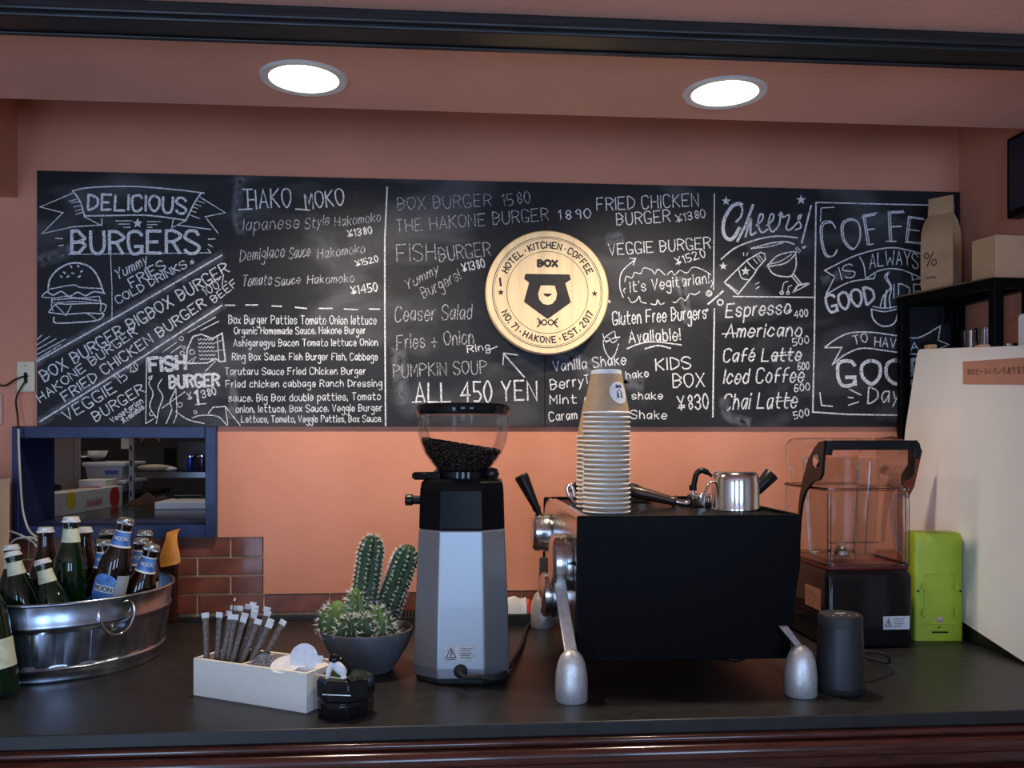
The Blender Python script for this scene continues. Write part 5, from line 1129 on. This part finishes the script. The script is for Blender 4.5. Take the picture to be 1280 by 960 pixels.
# carton
CARD = pm('cardboard',(.56,.34,.19),rough=.7,var=.06,scale=20)
cc = Vector((1.290,1.985,bz)); 
t = thing('cardboard_box','plain brown cardboard box on the corner shelf beside the coffee bag','box',cc)
CBP = [onZ(1219,357,bz),onZ(1245,353.5,bz)]
x0 = 1.2545; m = MB(); P4 = [(1.2400,1.985),(1.2520,1.912),(1.3320,1.920),(1.3320,1.990)]
m.prism(P4,bz,bz+.099); build('carton', m, CARD, t, bevel=.0015)
m = MB(); m.box(x0+.005,1.326,1.945,1.962,bz+.0992,bz+.0998); build('packing_tape', m, pm('tan_tape',(.50,.36,.20),rough=.25), t)
GLS = clear('drinking_glass',(.93,.95,.96),1.5)
glassm = None
for k, (px, hgt, lab) in enumerate(((1182,.055,'short drinking glass, leftmost on the lower shelf'),(1213,.098,'tall drinking glass nearest the shelf post, catching the light'),(1231,.100,'tall drinking glass close beside the front shelf post'),(1262,.060,'short drinking glass right of the front shelf post'))):
    q = onX(px,430,(1.215,1.246,1.262,1.292)[k]); q.z = LSZ+.0004; q.y = min(max(q.y,1.93),2.13)
    t = thing('drinking_glass',lab,'glass',q,'glasses on the corner shelf')
    m = MB(); m.lathe([(0,.0),(.017,.0),(.0180,.003),(.0205,hgt),(.0195,hgt),(.0168,.006),(0,.005)],24,Matrix.Translation(q)); build('glass_wall', m, GLS, t, smooth=50)
    m = MB(); m.lathe([(.0198,hgt),(.0207,hgt+.0008),(.0205,hgt+.0014),(.0195,hgt+.001)],24,Matrix.Translation(q)); build('glass_rim', m, GLS, t, smooth=50)
# dark cabinet high on the right wall
q = onX(1261,272,WALL_R-.0385); q.y += .02; t = thing('wall_cabinet','dark navy panelled box mounted high on the right wall under the ceiling','wall cabinet',(WALL_R-.02,q.y-.2,q.z))
m = MB(); m.box(WALL_R-.034,WALL_R-.0005,1.55,q.y-.006,q.z,CEIL_Z-.0015); build('carcass', m, MATTB, t, bevel=.002)
m = MB(); m.box(WALL_R-.0385,WALL_R-.0345,1.57,q.y-.020,q.z+.014,CEIL_Z-.012); build('door', m, pm('navy_black_lacquer',(.012,.014,.03),rough=.4), t, bevel=.001)
# ================================================================== KITCHEN SEEN THROUGH THE OPENING
KC = CT+.230
def pbox(name, label, cat, x0, x1, y0, y1, Y, dep, mat, zbase=None, **k):
    a, b = onY(x0,y1,Y), onY(x1,y0,Y); z0 = zbase+.0006 if zbase is not None else a.z
    t = thing(name,label,cat,((a.x+b.x)/2,Y+dep/2,z0)); m = MB(); m.box(a.x,b.x,Y,Y+dep,z0,b.z); build(k.get('part','body'), m, mat, t, bevel=.002); return t, a, b, z0
KST = pm('kitchen_steel',(.16,.16,.17),rough=.22,metal=1,var=.12,scale=12)
m = MB(); m.box(-1.75,-.35,2.3775,2.96,KC-.03,KC); kt = thing('kitchen_worktop','stainless steel kitchen worktop beyond the pass-through','worktop',(-1.05,2.6,KC-.03)); build('top', m, KST, kt, bevel=.002)
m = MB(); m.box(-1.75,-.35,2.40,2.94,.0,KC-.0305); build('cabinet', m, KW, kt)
GREYM = pm('grey_painted_steel',(.36,.36,.36),rough=.4,var=.1); DARKM = pm('dark_kitchen_equipment',(.025,.025,.027),rough=.35,var=.3,scale=6)
sh = thing('kitchen_rack','grey steel kitchen shelving rack with two front posts','rack',(-1.2,3.1,0))
for px in (97.5,165):
    q = onY(px,600,3.0); m = MB(); m.box(q.x-.007,q.x+.007,2.990,3.004,0,2.2); build('post', m, GREYM, sh)
    if px > 150:
        m = MB()
        for k in range(12): m.box(q.x-.0025,q.x+.0025,2.9892,2.9899,1.15+.05*k,1.168+.05*k)
        build('slots', m, BLACKP, sh)
qa, qb = onY(62,600,3.0), onY(300,600,3.0)
zs = EYE-42*2.95/F
m = MB(); m.box(onY(168,600,3.0).x,qb.x,3.005,3.40,zs-.018,zs); build('shelf_board', m, KST, sh)
zs2 = EYE-69*2.95/F; m = MB(); m.box(qa.x,onY(166,600,3.0).x,3.005,3.40,zs2-.016,zs2); build('shelf_board', m, KST, sh)
zs3 = EYE-28*2.95/F
pbox('kitchen_machine','large dark kitchen appliance at the back right of the pass-through','appliance',222,300,552,590,3.12,.25,DARKM,zs)
pbox('dark_crate','dark crate on the kitchen shelf behind the steel posts','crate',168,205,560,588,3.22,.15,DARKM,zs)
pbox('grey_partition','grey panel behind the left rack post in the kitchen','panel',60,95,540,610,3.03,.02,GREYM,zs2)
TUBW = pm('cloudy_plastic',(.50,.49,.47),rough=.4,var=.05)
for (x0,x1,y0,y1,lab) in ((106,154,583,601,'cloudy storage box with white lid on top of another in the kitchen'),(122,155,605,616,'cloudy storage box with white lid, lower of the two in the kitchen')):
    a, b = onY(x0,y1,3.02), onY(x1,y0,3.02); t = thing('storage_box',lab,'storage box',(a.x,3.1,a.z)); 
    m = MB(); m.loft([[(x,y,z) for x,y in ((a.x+i,3.02+i),(b.x-i,3.02+i),(b.x-i,3.22),(a.x+i,3.22))] for z,i in ((max(a.z,zs2+.001) if y0 < 600 else a.z,.008),(b.z,.0))]); build('tub', m, TUBW, t)
    m = MB(); m.box(a.x-.006,b.x+.008,3.012,3.23,b.z+.0005,b.z+.013); build('lid', m, WHITEP, t, bevel=.003)
    m = MB(); m.box(b.x-.055,b.x-.015,3.010,3.0165,(a.z+b.z)/2-.002,(a.z+b.z)/2+.010); build('handle', m, pm('blue_plastic',(.06,.09,.35),rough=.4), t, bevel=.001)
t, a, b, z0 = pbox('carton','white carton with a teal oval print standing in the kitchen','carton',98,132,600,619,2.80,.10,CREAM,KC+.001)
m = MB(); m.lathe([(.018,0),(.022,0)],20,axis_frame((b.x-.03,2.7990,b.z-.03),(0,-1,0)),1,.55); build('oval_print', m, pm('teal_print',(.05,.30,.34),rough=.5), t, smooth='flatkeep')
# cling-film box turned to the side
a, b = onZ(73,646,KC), onZ(153,632,KC); u = (b-a); u.z = 0; Lb = u.length; ang = math.atan2(u.y,u.x); WM = Matrix.Translation((a.x,a.y,KC)) @ Matrix.Rotation(ang,4,'Z')
t = thing('wrap_box','long white wrap box with yellow and red discs lying in the pass-through','box',(a.x,a.y,KC)); hB = .062
m = MB(); m.box(0,Lb,0,.062,.0005,hB,WM); build('box', m, CREAM, t, bevel=.001)
YEL = pm('yellow_print',(.75,.55,.03),rough=.5); RED = pm('red_print',(.55,.03,.03),rough=.5)
def disc_on(cx, cz, r, mat, top=False, nm='printed_disc'):
    m = MB(); n = 24; P = []
    for i in range(n):
        al = 2*math.pi*i/n; x = cx+r*math.cos(al); v = cz+r*math.sin(al)
        if not top: P.append(WM @ Vector((x,-.0006,max(.002,min(hB-.001,v)))))
        else: P.append(WM @ Vector((x,max(.002,min(.060,v)),hB+.0006)))
    m.add(P,[tuple(range(n))]); build(nm, m, mat, t, smooth='flatkeep')
disc_on(Lb*.17,.040,.028,YEL); disc_on(Lb*.86,.030,.034,RED); disc_on(Lb*.72,.045,.030,RED,True)
m2 = MB()
for k in range(5): m2.ribbon([WM @ Vector((Lb*(.40+.05*k),-.0007,.014)),WM @ Vector((Lb*(.42+.05*k),-.0007,.030)),WM @ Vector((Lb*(.44+.05*k),-.0007,.014)),WM @ Vector((Lb*(.45+.05*k),-.0007,.036))],.004,WM.to_3x3() @ Vector((0,-1,0)))
for k in range(5): m2.ribbon([WM @ Vector((Lb*(.28+.05*k),.018,hB+.0006)),WM @ Vector((Lb*(.31+.05*k),.038,hB+.0006)),WM @ Vector((Lb*(.33+.05*k),.022,hB+.0006))],.004,(0,0,1))
build('red_print', m2, RED, t, smooth='flatkeep')
# cloth, cutting board, tray, cans
q = onZ(182,632,KC); m = MB(); nx, ny = 14, 8; vs = []
for i in range(nx+1):
    for j in range(ny+1):
        x = (i/nx-.5)*.125; y = (j/ny-.5)*.10; e = (1-(2*i/nx-1)**2)*(1-(2*j/ny-1)**2); vs.append((q.x+x,q.y+.05+y,KC+.001+e**.6*(.030+.009*math.sin(i*.9+j*.7))))
m.add(vs,[(i*(ny+1)+j,(i+1)*(ny+1)+j,(i+1)*(ny+1)+j+1,i*(ny+1)+j+1) for i in range(nx) for j in range(ny)])
tag(build('kitchen_cloth', m, pm('brown_cloth',(.05,.020,.012),rough=.9,var=.3,bump=.3), None, smooth=80),'crumpled brown cloth on the steel kitchen worktop','cloth')
a, b = onZ(193,637,KC), onZ(275,637,KC); t = thing('cutting_board','thick white cutting board at the right of the kitchen worktop','cutting board',(a.x,a.y,KC)); m = MB(); m.box(a.x,b.x,a.y,a.y+.16,KC+.0005,KC+.022); build('board', m, WHITEP, t, bevel=.003)
m = MB(); m.lathe([(.006,0),(.009,0),(.009,.0006),(.006,.0006)],16,T3(a.x+.03,a.y+.13,KC+.0222)); build('hanging_hole', m, GREYM, t)
t = thing('kitchen_knife','black handled kitchen knife lying on the white cutting board','knife',(a.x+.02,a.y+.12,KC+.023)); m = MB(); m.tube([(a.x+.02,a.y+.13,KC+.030),(a.x+.10,a.y+.14,KC+.030)],.008,8,True,None,.7); build('handle', m, BLACKP, t, smooth=50)
m = MB(); m.add([(a.x+.10,a.y+.125,KC+.029),(a.x+.20,a.y+.14,KC+.029),(a.x+.10,a.y+.155,KC+.029),(a.x+.10,a.y+.14,KC+.032)],[(0,1,3),(1,2,3),(0,2,1),(0,3,2)]); build('blade', m, STEEL, t)
for px, r, h, col, lab in ((238,.011,.058,(.03,.07,.45),'small blue and silver drink can on the kitchen shelf'),(253,.016,.060,(.05,.06,.12),'dark steel pot at the right edge of the kitchen shelf')):
    q = onY(px,588,3.06); q.z = zs+.0005; t = thing('drink_can' if px == 238 else 'small_pot',lab,'can' if px == 238 else 'pot',q); m = MB(); m.lathe([(0,0),(r*.8,0),(r,.004),(r,h-.006),(r*.85,h),(r*.8,h-.001),(0,h-.002)],20,Matrix.Translation(q)); build('wall', m, pm('can_paint_%d' % px,col,rough=.25,metal=.6), t, smooth=40)
    m = MB(); m.lathe([(r*1.01,h-.010),(r*1.01,h-.005)],20,Matrix.Translation(q)); build('rim_band', m, CHROME, t, smooth=60)
q = onY(190,588,3.06); q.z = zs+.0005; m = MB(); m.sphere((q.x,q.y+.03,q.z+.012),.012,16,8,None,(5,2,1)); tag(build('bread_package', m, pm('beige_paper_pack',(.50,.42,.28),rough=.6,var=.2), None, smooth=60),'beige paper package lying on the right kitchen shelf','package')
q = onY(209,588,3.06); q.z = zs+.0005; m = MB(); m.sphere((q.x,q.y+.03,q.z+.008),.008,14,8,None,(3,2,1)); tag(build('plastic_package', m, WHITEP, None, smooth=60),'small white plastic package beside the beige one in the kitchen','package')
q = onY(112,577,3.12); q.z = onY(112,582,3.02).z+.0145; m = MB(); m.lathe([(0,0),(.03,0),(.050,.014),(.062,.034),(.060,.034),(.046,.016),(0,.004)],28,Matrix.Translation(q)); tag(build('mixing_bowl', m, STEEL, None, smooth=60),'stainless mixing bowl on top of the cloudy storage boxes','bowl')
q = onY(80,607,3.08); q.z = zs2+.0005; m = MB(); m.lathe([(0,0),(.045,0),(.052,.012),(.052,.030),(.054,.032),(.048,.034),(.02,.042),(.008,.046),(0,.047)],28,Matrix.Translation(q)); tag(build('lidded_pan', m, STEEL, None, smooth=50),'lidded steel pan behind the left rack post in the kitchen','pan')
q = onY(155,560,3.05); t, a, b, z0 = pbox('hanging_bin','pale ribbed bin hanging at the top of the kitchen rack','bin',151,161,536,561,3.05,.05,CREAM)
q = onY(188,552,3.10); m = MB(); m.tube([(q.x+.030*math.cos(R(a_)),q.y,q.z+.016*math.sin(R(a_))) for a_ in range(0,181,20)],.0035,6); tag(build('orange_hose', m, pm('orange_rubber',(.45,.10,.03),rough=.5), None, smooth=60),'orange hose arc above the dark kitchen crate','hose')
